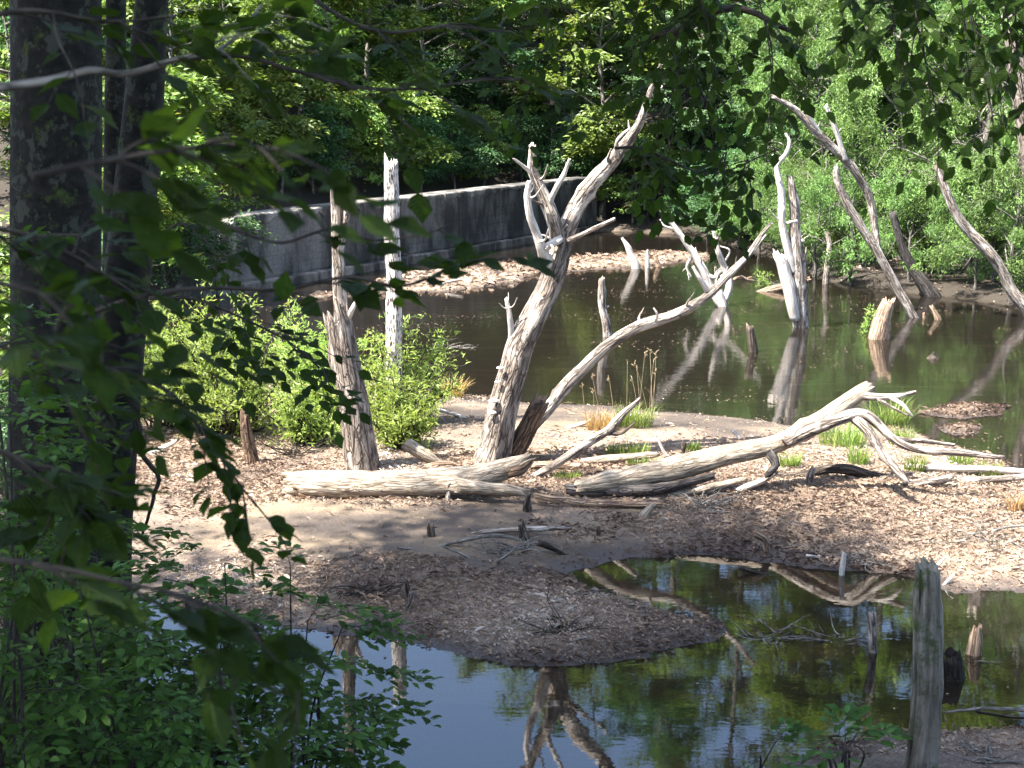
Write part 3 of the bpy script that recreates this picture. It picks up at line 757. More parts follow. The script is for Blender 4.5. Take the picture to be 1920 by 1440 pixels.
shore = [np.array(a) for a in PP((1300, 440), (1480, 492), (1545, 527), (1640, 540), (1720, 552), (1800, 558), (1925, 580), (2300, 640))]
fr, _ = catmull(np.array([(a[0], a[1], 0) for a in shore]), np.ones(len(shore)), 60)
for i in range(4, 57, 4):
    x, y = fr[i][0] + _rt.uniform(-.2, .3), fr[i][1] + _rt.uniform(.3, .8)
    px = 960 + x / y * FPX / .98
    plant('willowC' if i > 14 else 'bushB', px, y, _rt.uniform(.55, .8),
          ('first second third fourth fifth sixth seventh eighth ninth tenth eleventh twelfth thirteenth fourteenth'.split())[i // 4 - 1] + ' low bush along the far waterline, counting from the dam wall')

# ------------------------------------------------------------------ dam wall
def box(c0, ux, uy, uz, sx, sy, sz, bev=0.0):
    """box from corner c0 along unit axes; bevelled front edges"""
    c0 = np.asarray(c0, float)
    b = bev
    out = []
    for z, i in ((0, b), (b, 0), (sz - b, 0), (sz, b)):
        out += [c0 + ux * i + uy * i + uz * z, c0 + ux * (sx - i) + uy * i + uz * z, c0 + ux * (sx - i) + uy * (sy - i) + uz * z, c0 + ux * i + uy * (sy - i) + uz * z]
    F = [(3, 2, 1, 0), (12, 13, 14, 15)]
    for k in range(3):
        for j in range(4):
            F.append((k * 4 + j, k * 4 + (j + 1) % 4, k * 4 + 4 + (j + 1) % 4, k * 4 + 4 + j))
    return np.array(out), np.array(F)
WLEN = float(np.linalg.norm(W1 - W0)); wu = np.array((*((W1 - W0) / WLEN), 0)); wn = np.array((wu[1], -wu[0], 0)); wz = np.array((0, 0, 1.0))
def wall_top(s): return 1.93 + 0.20 * s / WLEN
wall = thing('dam_wall', 'long weathered grey concrete dam wall across the far side of the pond', 'dam', (W0[0], W0[1], 0))
OW = np.array(wall.location)
core = np.array((*W0, -0.6)) - OW
v, f = box(core - wn * 0.75, wu, wn, wz, WLEN, 0.826, 2.4 + 0.05)
# core follows the gently climbing crest
v[[9, 10, 13, 14], 2] += 0.17
obj('wall_core', make_mesh('wall_core', v, f, M['concrete'], smooth=False), wall)
rsw = np.random.RandomState(3)
s0 = 0.0
bay = 0
while s0 < WLEN - 0.3:
    sl = min(2.7, WLEN - s0)
    tops = wall_top(s0 + sl / 2)
    z = 0.30
    cz = (tops - 0.02 - 0.30) / 6
    for k in range(6):
        dpt = 0.085 + rsw.uniform(-0.006, 0.006) + (0.02 if k < 1 else 0)
        v, f = box(np.array((*W0, 0)) - OW + wu * (s0 + 0.008) - wn * 0.04 + wz * (z + 0.003), wu, wn, wz, sl - 0.012, 0.04 + dpt, cz - 0.012 - (rsw.uniform(0, .012)), 0.004)
        obj('concrete_panel', make_mesh('concrete_panel', v, f, M['concrete'], smooth=False), wall)
        z += cz
    # coping block with a ragged front lip
    n = 14
    front = 0.10 + rsw.uniform(-0.03, 0.05, n); drop = 0.02 + rsw.rand(n) ** 2 * 0.20
    xs_ = np.linspace(s0 + 0.006, s0 + sl - 0.006, n)
    V = []
    for i in range(n):
        zt = wall_top(xs_[i])
        b0 = np.array((*W0, 0)) - OW + wu * xs_[i]
        V += [b0 - wn * 0.80 + wz * (zt - 0.05), b0 - wn * 0.80 + wz * (zt + 0.07), b0 + wn * (front[i] - 0.02) + wz * (zt + 0.07 + rsw.uniform(-.012, .012)), b0 + wn * front[i] + wz * (zt + 0.04), b0 + wn * front[i] + wz * (zt - drop[i])]
    V = np.array(V); F = []
    for i in range(n - 1):
        for j in range(5):
            a, b = i * 5 + j, i * 5 + (j + 1) % 5
            F.append((a, a + 5, b + 5, b))
    F4 = np.array(F)
    obj('coping_block', make_mesh('coping_block', V, [F4, np.array([(0, 1, 2), (0, 2, 4), (2, 3, 4)]), np.array([(2, 1, 0), (4, 2, 0), (4, 3, 2)]) + (n - 1) * 5], M['coping'], smooth=False), wall)
    v, f = box(np.array((*W0, -0.5)) - OW + wu * (s0 + 0.004) + wn * 0.0, wu, wn, wz, sl - 0.008, 0.34 + rsw.uniform(-.02, .02), 0.74 + rsw.uniform(-.02, .02), 0.03)
    obj('footing_block', make_mesh('footing_block', v, f, M['footing'], smooth=False), wall)
    s0 += sl; bay += 1
# sloping wing at the near end
a = np.array((*W0, 0)) - OW
wd = np.array((-0.62, -0.78, 0))
V = np.array([a - wz * .5, a + wn * .12 - wz * .5, a + wn * .12 + wz * 1.96, a + wz * 1.96 - wn * .7, a - wn * .7 - wz * .5,
              a + wd * 1.5 - wz * .5, a + wd * 1.5 + wn * .12 - wz * .5, a + wd * 1.5 + wn * .12 + wz * .15, a + wd * 1.5 + wz * .15 - wn * .7, a + wd * 1.5 - wn * .7 - wz * .5]) - wu * 0.01
obj('wing_wall', make_mesh('wing_wall', V, [np.array([(1, 6, 7, 2), (2, 7, 8, 3), (3, 8, 9, 4), (0, 5, 6, 1), (4, 9, 5, 0)]), np.array([(5, 9, 8), (5, 8, 7), (5, 7, 6)])], M['coping'], smooth=False), wall)

# ------------------------------------------------------------------ dead trees, snags, stumps, logs
def wp(pts, Y):
    """[(px,py,halfwidth px[,dY])] at distance Y -> points, radii"""
    p, r = [], []
    for a in pts:
        y = Y + (a[3] if len(a) > 3 else 0)
        p.append(P(a[0], a[1], y)); r.append(max(a[2] * y / FPX * 0.96, 0.003))
    return np.array(p), np.array(r)
def grow_from(done, p):
    """the limb (not the trunk) from which a twig springs, if any"""
    best, bd = None, .35
    for k, (o, q, up) in enumerate(done):
        d = np.linalg.norm(catmull(q, np.ones(len(q)), 40)[0] - p[0], axis=1).min()
        if d < bd: best, bd = (o, up, k), d
    if best is None or best[2] == 0: return None
    return best[0] if best[1] is None else best[1]
def dead_tree(name, label, cat, base, limbs, group=None):
    """base pixel on the ground; limbs = [(part name, pts, mat, kwargs)]; the first is the trunk and is sunk into the ground"""
    b = G(*base)
    root = thing(name, label, cat, b, group)
    done = []
    for i, (pn, pts, mat, kw) in enumerate(limbs):
        p, r = wp(pts, b[1])
        if i == 0:
            p = np.vstack((p[0] + (p[0] - p[1]) / np.linalg.norm(p[1] - p[0]) * 0.35 * np.array((0.3, 0.3, 1)), p)); r = np.concatenate(([r[0] * 1.03], r))
        rm = r.mean()
        sides = 28 if rm > 0.10 else 16 if rm > 0.05 else 9
        k = dict(rough=0.13, jag=1.2, wob=0.12, dens=1.3, knots=2 if rm > 0.04 else 0)
        k.update(kw)
        up = grow_from(done, p)
        o = limb_obj(pn if up is None else 'twig', root, tube(p, r, sides, **k), M[mat])
        if up is not None: o.parent = up
        done.append((o, p, up))
        if pn == 'branch' and rm > .035:           # broken twig stubs
            q, rq = catmull(p, r, 40)
            rs = np.random.RandomState(len(done) * 13 + int(base[0]))
            for _ in range(3):
                j = rs.randint(10, 38); d = rs.normal(0, 1, 3); d[2] = abs(d[2]) * .7
                tg = q[j] - q[j - 1]; tg /= np.linalg.norm(tg); d = d - tg * d.dot(tg); d /= np.linalg.norm(d)
                L = rs.uniform(.08, .3); e = q[j] + (d + tg * .6) * L
                st = limb_obj('twig', root, tube(np.array((q[j], q[j] + d * L * .5 + tg * .1 * L, e)), (rq[j] * .34, rq[j] * .24, rq[j] * .10), 6, .1, jag=2), M[mat])
                st.parent = o if up is None else up
    return root, b

D = {}
T1, b1 = dead_tree('dead_tree', 'large forked bare dead tree with a thick leaning trunk standing on the mud', 'dead tree', (930, 868), [
    ('trunk', [(922, 872, 37), (932, 830, 33), (945, 760, 31), (960, 690, 30), (975, 640, 29.5), (1000, 592, 27), (1022, 545, 25, .1), (1040, 495, 25, .15), (1052, 452, 23, .2)], 'barky', dict(flare=0.25, jag=0, rough=.13)),
    ('branch', [(1046, 468, 20, .2), (1066, 415, 18, .2), (1088, 375, 17, .2), (1116, 335, 15.5, .2), (1145, 302, 14, .2), (1180, 255, 10.5, .1), (1205, 215, 7.5), (1222, 170, 5.5), (1238, 122, 3.5)], 'dead', dict(jag=2.0, wob=.2)),
    ('branch', [(1050, 462, 17, .2), (1040, 420, 14), (1026, 382, 13), (1010, 345, 11), (999, 315, 9.5), (998, 278, 7)], 'dead', dict(jag=1.8)),
    ('branch', [(1027, 388, 6.5), (1044, 350, 5.5, -.1), (1058, 325, 4.8, -.15), (1068, 298, 2.6, -.2)], 'pale', {}),
    ('branch', [(1000, 328, 5), (982, 312, 3.6, -.1), (962, 297, 2.0, -.2)], 'pale', dict(jag=2)),
    ('branch', [(1030, 500, 15, .1), (1017, 468, 10.5, -.1), (1006, 436, 8.5, -.15), (994, 402, 8, -.2), (989, 370, 7, -.2), (993, 338, 5.5, -.2)], 'pale', dict(jag=1.5, wob=.2)),
    ('branch', [(1052, 446, 8), (1022, 464, 7.5, -.1), (1014, 470, 6, -.1)], 'pale', {}),
    ('branch', [(1066, 452, 7), (1100, 436, 5.2, -.1), (1154, 410, 3.4, -.3)], 'dead', dict(jag=1)),
    ('branch', [(1158, 295, 5.5), (1157, 268, 4.2, -.1), (1168, 252, 3.6, -.1), (1182, 240, 2.4, -.15)], 'dead', {}),
    ('branch', [(960, 640, 8), (957, 600, 6, -.1), (949, 557, 4, -.1)], 'pale', dict(jag=2)),
    ('branch', [(1224, 182, 3.4), (1238, 168, 2.4), (1242, 160, 1.5)], 'pale', {})])
for fx, fy, s in ((938, 690, .05), (934, 716, .045), (926, 752, .07), (923, 774, .06), (1014, 560, .035)):
    n = 12
    aa = np.linspace(-PI / 2, PI / 2, n)
    rim = np.stack((np.sin(aa) * s, -np.cos(aa) * s * .9, np.zeros(n)), -1)
    V = np.vstack((rim, rim * (.8, .8, 1) + (0, 0, s * .28), rim * (.6, .6, 1) + (0, 0, -s * .25), [(0, 0.02, s * .4)]))
    F = [(i, i + 1, n + i + 1, n + i) for i in range(n - 1)] + [(2 * n + i, 2 * n + i + 1, i + 1, i) for i in range(n - 1)]
    Ft = [(n + i, n + i + 1, 3 * n) for i in range(n - 1)]
    p = P(fx, fy, b1[1] - 0.19)
    obj('bracket_fungus', make_mesh('bracket_fungus', V, [np.array(F), np.array(Ft)], M['fungus']), T1.children[0], tuple(p - np.array(T1.location)))

dead_tree('dead_tree', 'leaning broken trunk beside the forked dead tree, one long limb over the water', 'dead tree', (965, 862), [
    ('trunk', [(958, 864, 20), (975, 828, 21), (992, 795, 20), (1008, 766, 18), (1016, 752, 17)], 'rot', dict(jag=1.2, hollow=.4, flare=.2)),
    ('branch', [(1000, 800, 11, .25), (1030, 765, 13, .3), (1060, 725, 14, .4), (1100, 682, 13, .5), (1150, 637, 12, .6), (1200, 611, 12, .7), (1250, 596, 11, .8), (1290, 577, 10, .9), (1335, 545, 9, 1.0), (1372, 510, 8, 1.1), (1408, 470, 6, 1.2), (1446, 418, 3.5, 1.3)], 'dead', dict(wob=.2, knots=4)),
    ('branch', [(1228, 604, 4, .7), (1232, 590, 3, .6), (1226, 578, 1.5, .6)], 'pale', {}),
    ('branch', [(1330, 552, 7, 1.0), (1312, 520, 5, .9), (1300, 500, 3, .9)], 'pale', {})])
dead_tree('snag', 'thick grey hollow-topped snag with a thin broken upper stem rising from the shrub', 'dead tree', (680, 878), [
    ('trunk', [(683, 880, 36), (676, 830, 34), (665, 750, 31), (652, 680, 29), (642, 620, 27), (633, 588, 25)], 'barky', dict(flare=.2, jag=1.3, hollow=.8, rough=.13)),
    ('stem', [(643, 640, 15, .1), (638, 580, 14, .05), (636, 500, 13.5), (634, 420, 13.5), (632, 344, 11)], 'dead', dict(jag=2.4, rough=.14, hollow=.3)),
    ('branch', [(652, 600, 6), (662, 578, 5, -.1), (673, 556, 3, -.1)], 'pale', dict(jag=2)),
    ('branch', [(648, 420, 6, -.05), (650, 395, 7, -.05), (648, 372, 4, -.05)], 'dead', dict(jag=1.5))])
dead_tree('snag', 'tall straight white snag riddled with bore holes behind the green shrub', 'dead tree', (738, 800), [
    ('trunk', [(740, 800, 19), (738, 700, 17.5), (738, 600, 16.5), (737, 500, 15.5), (735, 400, 14.5), (733, 307, 13)], 'white', dict(jag=2.0, rough=.15, hollow=.2, wob=.16, knots=5))])
dead_tree('snag', 'short bare snag standing alone in the open water behind the leaning limb', 'dead tree', (1139, 648), [
    ('trunk', [(1141, 650, 10), (1138, 610, 9), (1131, 580, 8), (1127, 550, 8), (1128, 522, 6)], 'dead', dict(jag=1.6)), ('branch', [(1133, 578, 4), (1141, 574, 2.5)], 'dead', {})])
dead_tree('dead_tree', 'bleached dead tree with splayed limbs standing in the water left of the twin-trunked one', 'dead tree', (1352, 588), [
    ('trunk', [(1358, 592, 9.9), (1352, 566, 9.9), (1345, 545, 9.1)], 'pale', dict(jag=.5, flare=.3)),
    ('branch', [(1350, 570, 8.4), (1332, 532, 8.4), (1310, 490, 8.0), (1290, 462, 6.8), (1268, 432, 5.7), (1250, 405, 4.6), (1229, 382, 3.0)], 'pale', dict(wob=.25, jag=2)),
    ('branch', [(1354, 572, 8.4, .2), (1366, 536, 7.6, .3), (1358, 500, 6.8, .3), (1346, 470, 5.7, .2), (1337, 434, 3.0, .2)], 'pale', dict(wob=.25, jag=2)),
    ('branch', [(1356, 496, 2.3, .3), (1368, 470, 2.0, .2), (1345, 460, 1.5, .2)], 'pale', {}),
    ('branch', [(1352, 520, 3.8, -.2), (1380, 504, 3.4, -.3), (1410, 474, 3.0, -.4), (1436, 440, 1.9, -.5)], 'pale', dict(wob=.2)),
    ('branch', [(1360, 585, 4.6, -.1), (1380, 590, 3.8, -.2), (1390, 606, 3.0, -.3)], 'pale', {}),
    ('branch', [(1300, 478, 4, .1), (1288, 500, 3, .2), (1296, 520, 2, .2)], 'pale', {}),
    ('branch', [(1368, 530, 5, .3), (1386, 520, 4, .4), (1408, 528, 3, .5)], 'tan', {}),
    ('branch', [(1320, 512, 5, 0), (1340, 520, 4, -.1), (1352, 508, 2.5, -.2)], 'pale', {}),
    ('branch', [(1262, 428, 3), (1246, 424, 2), (1238, 412, 1.2)], 'pale', {}),
    ('branch', [(1342, 500, 2.7, .4), (1342, 525, 2.7, .4), (1343, 545, 2.3, .4)], 'dead', {})])
dead_tree('dead_tree', 'twin-trunked grey dead tree standing in the middle of the pond', 'dead tree', (1500, 630), [
    ('trunk', [(1503, 632, 14), (1500, 580, 16.5), (1496, 520, 17.5), (1494, 470, 14), (1490, 420, 10.5), (1487, 380, 10), (1480, 332, 6)], 'dead', dict(jag=2, rough=.14, flare=.15)),
    ('trunk', [(1492, 600, 10, -.1), (1482, 560, 11.5, -.15), (1472, 515, 12.5, -.15), (1460, 478, 12, -.15)], 'pale', dict(jag=1.4, rough=.12)),
    ('branch', [(1488, 510, 9, -.05), (1478, 470, 8, -.1), (1466, 420, 7, -.1), (1466, 368, 7, -.1), (1460, 336, 6, -.1), (1458, 308, 5, -.1), (1474, 288, 4.5, -.1), (1480, 266, 3.6, -.1), (1473, 250, 2, -.1)], 'pale', dict(jag=1)),
    ('branch', [(1458, 312, 4, -.1), (1452, 298, 3, -.1), (1449, 290, 1.6, -.1)], 'pale', {}),
    ('branch', [(1476, 418, 3, -.3), (1494, 414, 2.6, -.4)], 'pale', {}),
    ('branch', [(1502, 500, 4), (1510, 480, 2.4, -.1), (1512, 464, 1.4, -.1)], 'dead', {}),
    ('branch', [(1508, 530, 5), (1518, 522, 4, -.1)], 'tan', {}),
    ('branch', [(1497, 448, 3.5), (1508, 452, 3, -.1)], 'pale', {})])
dead_tree('dead_tree', 'long bare trunk leaning far to the left out of the water before the willows', 'dead tree', (1720, 611), [
    ('trunk', [(1722, 613, 8.2), (1702, 575, 9.0), (1662, 502, 9.0), (1626, 440, 8.6), (1592, 388, 8.2), (1572, 345, 7.4), (1566, 315, 5.7)], 'dead', dict(jag=2)),
    ('branch', [(1648, 480, 5.7, .5), (1640, 425, 7.4, .6), (1630, 372, 7.8, .6), (1600, 316, 8.2, .5), (1562, 277, 8.2, .4), (1530, 246, 8.2, .3), (1492, 207, 6.6, .2), (1450, 181, 4.1, .1)], 'dead', dict(jag=2)),
    ('branch', [(1540, 255, 4.9, .3), (1522, 225, 4.1, .2), (1508, 190, 2.8, .1)], 'pale', dict(jag=2)),
    ('branch', [(1585, 300, 5.7, .4), (1566, 240, 4.9, .3), (1549, 198, 3.7, .3)], 'pale', dict(jag=2))])
dead_tree('dead_tree', 'curved bare trunk bowing leftwards from the right-hand shore against the willows', 'dead tree', (1935, 600), [
    ('trunk', [(1940, 606, 13), (1920, 575, 12), (1895, 542, 11), (1870, 495, 11), (1835, 452, 11), (1800, 412, 10), (1775, 362, 9), (1756, 310, 6)], 'dead', dict(jag=1.5))])
dead_tree('dead_tree', 'stout dark trunk leaning over the muddy shore under the willows', 'dead tree', (1746, 536), [
    ('trunk', [(1752, 562, 17), (1744, 548, 16), (1728, 526, 13), (1708, 494, 10), (1690, 455, 8), (1674, 400, 7)], 'char', dict(flare=.1, jag=1, rough=.16))])
dead_tree('snag', 'thin grey snag in the shaded water right of the twin-trunked dead tree', 'dead tree', (1550, 520), [
    ('trunk', [(1548, 522, 6), (1553, 490, 6.5), (1556, 462, 6), (1550, 436, 4)], 'dead', {})])
dead_tree('snag', 'shaggy bark-covered broken trunk at the top right corner', 'dead tree', (1990, 640), [
    ('trunk', [(1995, 645, 26), (1965, 450, 25), (1935, 280, 24), (1912, 170, 20), (1900, 95, 15), (1896, 60, 9)], 'barky', dict(rough=.16, jag=2))])

STUMPS = [
    ('stump', 'dark upright post-like stump in the pond left of the twin-trunked tree', (1413, 678), [(1415, 680, 10), (1412, 650, 9.5), (1406, 610, 7.5)], 'wetwood', {}),
    ('stump', 'splintered brown stump in the pond with green shoots on its left side', (1645, 652), [(1642, 656, 21), (1650, 620, 20), (1657, 595, 17), (1664, 572, 12)], 'tan', dict(jag=2.6, rough=.2)),
    ('stump', 'tiny pale stub in the water beside the leaning bare trunk', (1733, 613), [(1733, 614, 4), (1733, 600, 4), (1732, 586, 2)], 'tan', {}),
    ('stump', 'small tilted pointed stump right of the leaning bare trunk', (1762, 615), [(1763, 617, 7), (1757, 597, 6.5), (1747, 575, 4)], 'tan', dict(jag=1.8)),
    ('stump', 'short slanting waterlogged stump below the tilted pointed one', (1735, 692), [(1733, 692, 10), (1745, 680, 12), (1756, 667, 9)], 'wetwood', dict(jag=.8)),
    ('stump', 'white pointed stub on the far spit of litter', (1190, 500), [(1192, 500, 9), (1184, 480, 7), (1175, 460, 5), (1166, 446, 2)], 'pale', dict(jag=1.5)),
    ('stump', 'low pale stub beside the white pointed one on the spit', (1214, 494), [(1214, 496, 5), (1214, 478, 3.5), (1213, 470, 2)], 'pale', {}),
    ('stump', 'leaning reddish stub at the tip of the far spit', (1236, 505), [(1238, 506, 6), (1232, 490, 5), (1228, 478, 3)], 'tan', {}),
    ('stump', 'flat-capped leaning stump on the pale litter of the right bank', (1437, 1036), [(1439, 1036, 7), (1437, 1018, 7), (1430, 1006, 8), (1412, 998, 9)], 'tan', dict(jag=.5)),
    ('stump', 'small dark stub at the edge of the wet mud left of the twig heap', (808, 1006), [(809, 1008, 8), (808, 996, 8), (806, 983, 7)], 'wetwood', {}),
    ('stump', 'ragged dark stub in the middle of the twig heap', (980, 1012), [(981, 1014, 11), (980, 1000, 9.5), (977, 985, 7)], 'wetwood', dict(jag=1.6)),
    ('stump', 'tiny dark peg right of the twig heap', (1122, 1003), [(1122, 1004, 5), (1122, 996, 5), (1122, 988, 4)], 'wetwood', {}),
    ('stump', 'dark pointed peg on the near mud island', (766, 1122), [(767, 1124, 7), (765, 1108, 6), (762, 1090, 4)], 'wetwood', {}),
    ('stump', 'mossy knotted stub just in front of the big log', (988, 958), [(989, 962, 10), (988, 945, 8), (991, 928, 5)], 'wetwood', dict(jag=1.8)),
    ('stump', 'thin grey peg before the lower edge of the big log', (841, 938), [(840, 940, 6), (841, 924, 5), (842, 906, 4)], 'dead', {}),
    ('stump', 'small leaning splintered stub below the blackened log', (1212, 968), [(1208, 972, 13), (1216, 958, 10), (1226, 944, 5)], 'log', dict(jag=1.6)),
    ('stump', 'whitish-capped stub at the foot of the hollow-topped snag', (655, 878), [(655, 882, 9), (655, 868, 9), (657, 852, 11), (662, 844, 7)], 'pale', dict(jag=.6)),
    ('stump', 'crumbling brown rotten stump inside the yellow-green willow shrub', (470, 868), [(474, 872, 14), (468, 840, 13), (462, 805, 13), (460, 768, 9)], 'rot', dict(jag=1.8, rough=.2)),
    ('stump', 'pale jagged split stump standing in the near pool behind the mossy post', (1824, 1240), [(1822, 1246, 18), (1824, 1222, 15), (1828, 1195, 13), (1832, 1174, 8)], 'tan', dict(jag=2.4, rough=.16)),
    ('stump', 'grey upright stub standing in the near pool left of the mossy post', (1637, 1236), [(1638, 1240, 9), (1636, 1195, 9), (1634, 1150, 8)], 'dead', dict(jag=.8)),
    ('stump', 'pale straight stick planted in the shallow edge of the near pool', (1578, 1080), [(1578, 1084, 6), (1580, 1060, 6), (1583, 1036, 5)], 'pale', dict(jag=.6)),
    ('stump', 'low dark root stub right of the tangle under the fallen tree', (1518, 905), [(1518, 908, 8), (1520, 892, 9), (1524, 878, 6)], 'dead', dict(jag=1.6)),
    ('stump', 'short root knob in front of the black branch under the fallen tree', (1281, 852), [(1281, 850, 4), (1282, 838, 5), (1283, 828, 4)], 'wetwood', {}),
]
for nm, lab, base, pts, mat, kw in STUMPS:
    dead_tree(nm, lab, 'stump', base, [('trunk', pts, mat, kw)], 'stumps and stubs around the pond')
# the near mossy post and the black stump behind it
dead_tree('mossy_post', 'tall weathered grey post patched with moss at the lower right', 'post', (1728, 1448), [
    ('trunk', [(1726, 1455, 37), (1733, 1380, 34), (1737, 1290, 30), (1738, 1200, 30), (1738, 1120, 28), (1738, 1066, 25)], 'mossy', dict(jag=.8, rough=.12, flare=.12, wob=.06, hollow=.15)),
    ('splinter', [(1752, 1400, 14, -.03), (1757, 1250, 13, -.03), (1758, 1150, 12, -.03), (1755, 1078, 8, -.03)], 'mossy', dict(jag=2))])
dead_tree('stump', 'black rotten stump with a mossy rim beside the mossy post', 'stump', (1788, 1285), [
    ('trunk', [(1790, 1290, 26), (1786, 1262, 25), (1784, 1238, 24), (1782, 1222, 20)], 'blackmoss', dict(jag=.7, hollow=.7, rough=.2))], 'stumps and stubs around the pond')

# --- fallen wood. each point lies at its own distance
def fallen(name, label, cat, ref, limbs, group=None, lift=0.0):
    """ref pixel = where it touches the ground"""
    b = G(*ref)
    root = thing(name, label, cat, b, group)
    done = []
    for pn, pts, mat, kw in limbs:
        p, r = wp(pts, b[1])
        p[:, 2] += lift
        rm = r.mean()
        k = dict(rough=0.12, jag=1.2, jag0=0.8, wob=0.15, knots=2 if rm > .04 else 0); k.update(kw)
        up = grow_from(done, p)
        o = limb_obj(pn if up is None else 'twig', root, tube(p, r, 28 if rm > .10 else 12 if rm > .03 else 7, **k), M[mat])
        if up is not None: o.parent = up
        done.append((o, p, up))
    return root
GL = 'fallen branches and sticks on the mud'
fallen('fallen_log', 'thick bark-covered log lying across the mud with a hollow broken end', 'log', (760, 930), [
    ('log_body', [(542, 906, 24, .1), (580, 906, 30, .05), (660, 907, 31), (740, 908, 31), (820, 906, 30), (880, 898, 27), (930, 884, 24, .1), (975, 868, 17, .15), (994, 858, 11, .15)], 'log', dict(hollow=1.2, jag=1.5, rough=.13, wob=.06)),
    ('heartwood', [(560, 918, 18, .0), (640, 921, 20, -.02), (740, 923, 20, -.03), (820, 922, 19, -.02)], 'rot', dict(jag=.6)),
    ('branch', [(860, 910, 17, -.15), (910, 915, 13, -.2), (955, 918, 12, -.25), (985, 924, 8, -.3)], 'log', dict(jag=2)),
    ('bark_flap', [(955, 885, 12, -.1), (975, 880, 10, -.1), (998, 862, 5, -.05)], 'rot', dict(jag=2))])
fallen('fallen_tree', 'long bleached fallen tree with an arching trunk and clawed branches', 'log', (1160, 925), [
    ('trunk', [(1078, 914, 14, -.15), (1130, 905, 20, -.1), (1200, 891, 24), (1280, 874, 25, .05), (1360, 855, 22, .1), (1440, 838, 20, .2), (1490, 815, 19, .3), (1540, 785, 19, .4), (1590, 750, 17, .5), (1632, 724, 13, .6)], 'log', dict(jag=.5, wob=.08, rough=.12)),
    ('branch', [(1470, 832, 15, .1), (1520, 806, 15, .05), (1570, 786, 14, 0), (1612, 776, 13, 0), (1640, 790, 11, -.05), (1665, 812, 9, -.1), (1695, 834, 8.5, -.15), (1745, 845, 8, -.2), (1810, 850, 7, -.2), (1882, 858, 4, -.2)], 'dead', dict(jag=1.5)),
    ('branch', [(1600, 782, 11, 0), (1626, 805, 11, -.1), (1645, 835, 9, -.2), (1670, 868, 9, -.35), (1702, 906, 7, -.5)], 'dead', dict(jag=1)),
    ('branch', [(1616, 742, 8, .5), (1650, 744, 7, .4), (1680, 742, 6, .35), (1717, 734, 3.5, .3)], 'dead', dict(jag=2)),
    ('branch', [(1668, 744, 5, .35), (1692, 758, 4.5, .25), (1702, 770, 3.5, .2), (1711, 781, 2, .2)], 'pale', dict(jag=2)),
    ('branch', [(1645, 748, 4, .35), (1680, 768, 3, .25), (1703, 779, 2, .2)], 'dead', {}),
    ('branch', [(1445, 852, 11, .0), (1455, 872, 9, -.05), (1440, 888, 8, -.1)], 'char', {}),
    ('branch', [(1665, 820, 5, -.05), (1720, 826, 5, -.05), (1790, 834, 3, -.05)], 'dead', {})])
fallen('charred_log', 'short blackened log lying in front of the long fallen tree', 'log', (1150, 932), [
    ('log_body', [(1062, 917, 10), (1075, 919, 14), (1120, 921, 13), (1180, 921, 12.5), (1235, 917, 12), (1290, 905, 10, .05), (1340, 893, 8, .1)], 'char', dict(jag=.6))], GL)
fallen('fallen_branch', 'bare forked branch propped up at a slant behind the hollow log end', 'branch', (1010, 895), [
    ('stem', [(985, 905, 8), (1020, 884, 9), (1060, 858, 9), (1100, 832, 9.5, .05), (1140, 806, 9, .1), (1165, 780, 7.5, .15), (1200, 747, 4, .2)], 'dead', dict(jag=.8)),
    ('twig', [(1140, 812, 6, .1), (1165, 812, 4, .1), (1190, 792, 2.5, .1)], 'wetwood', {})], GL)
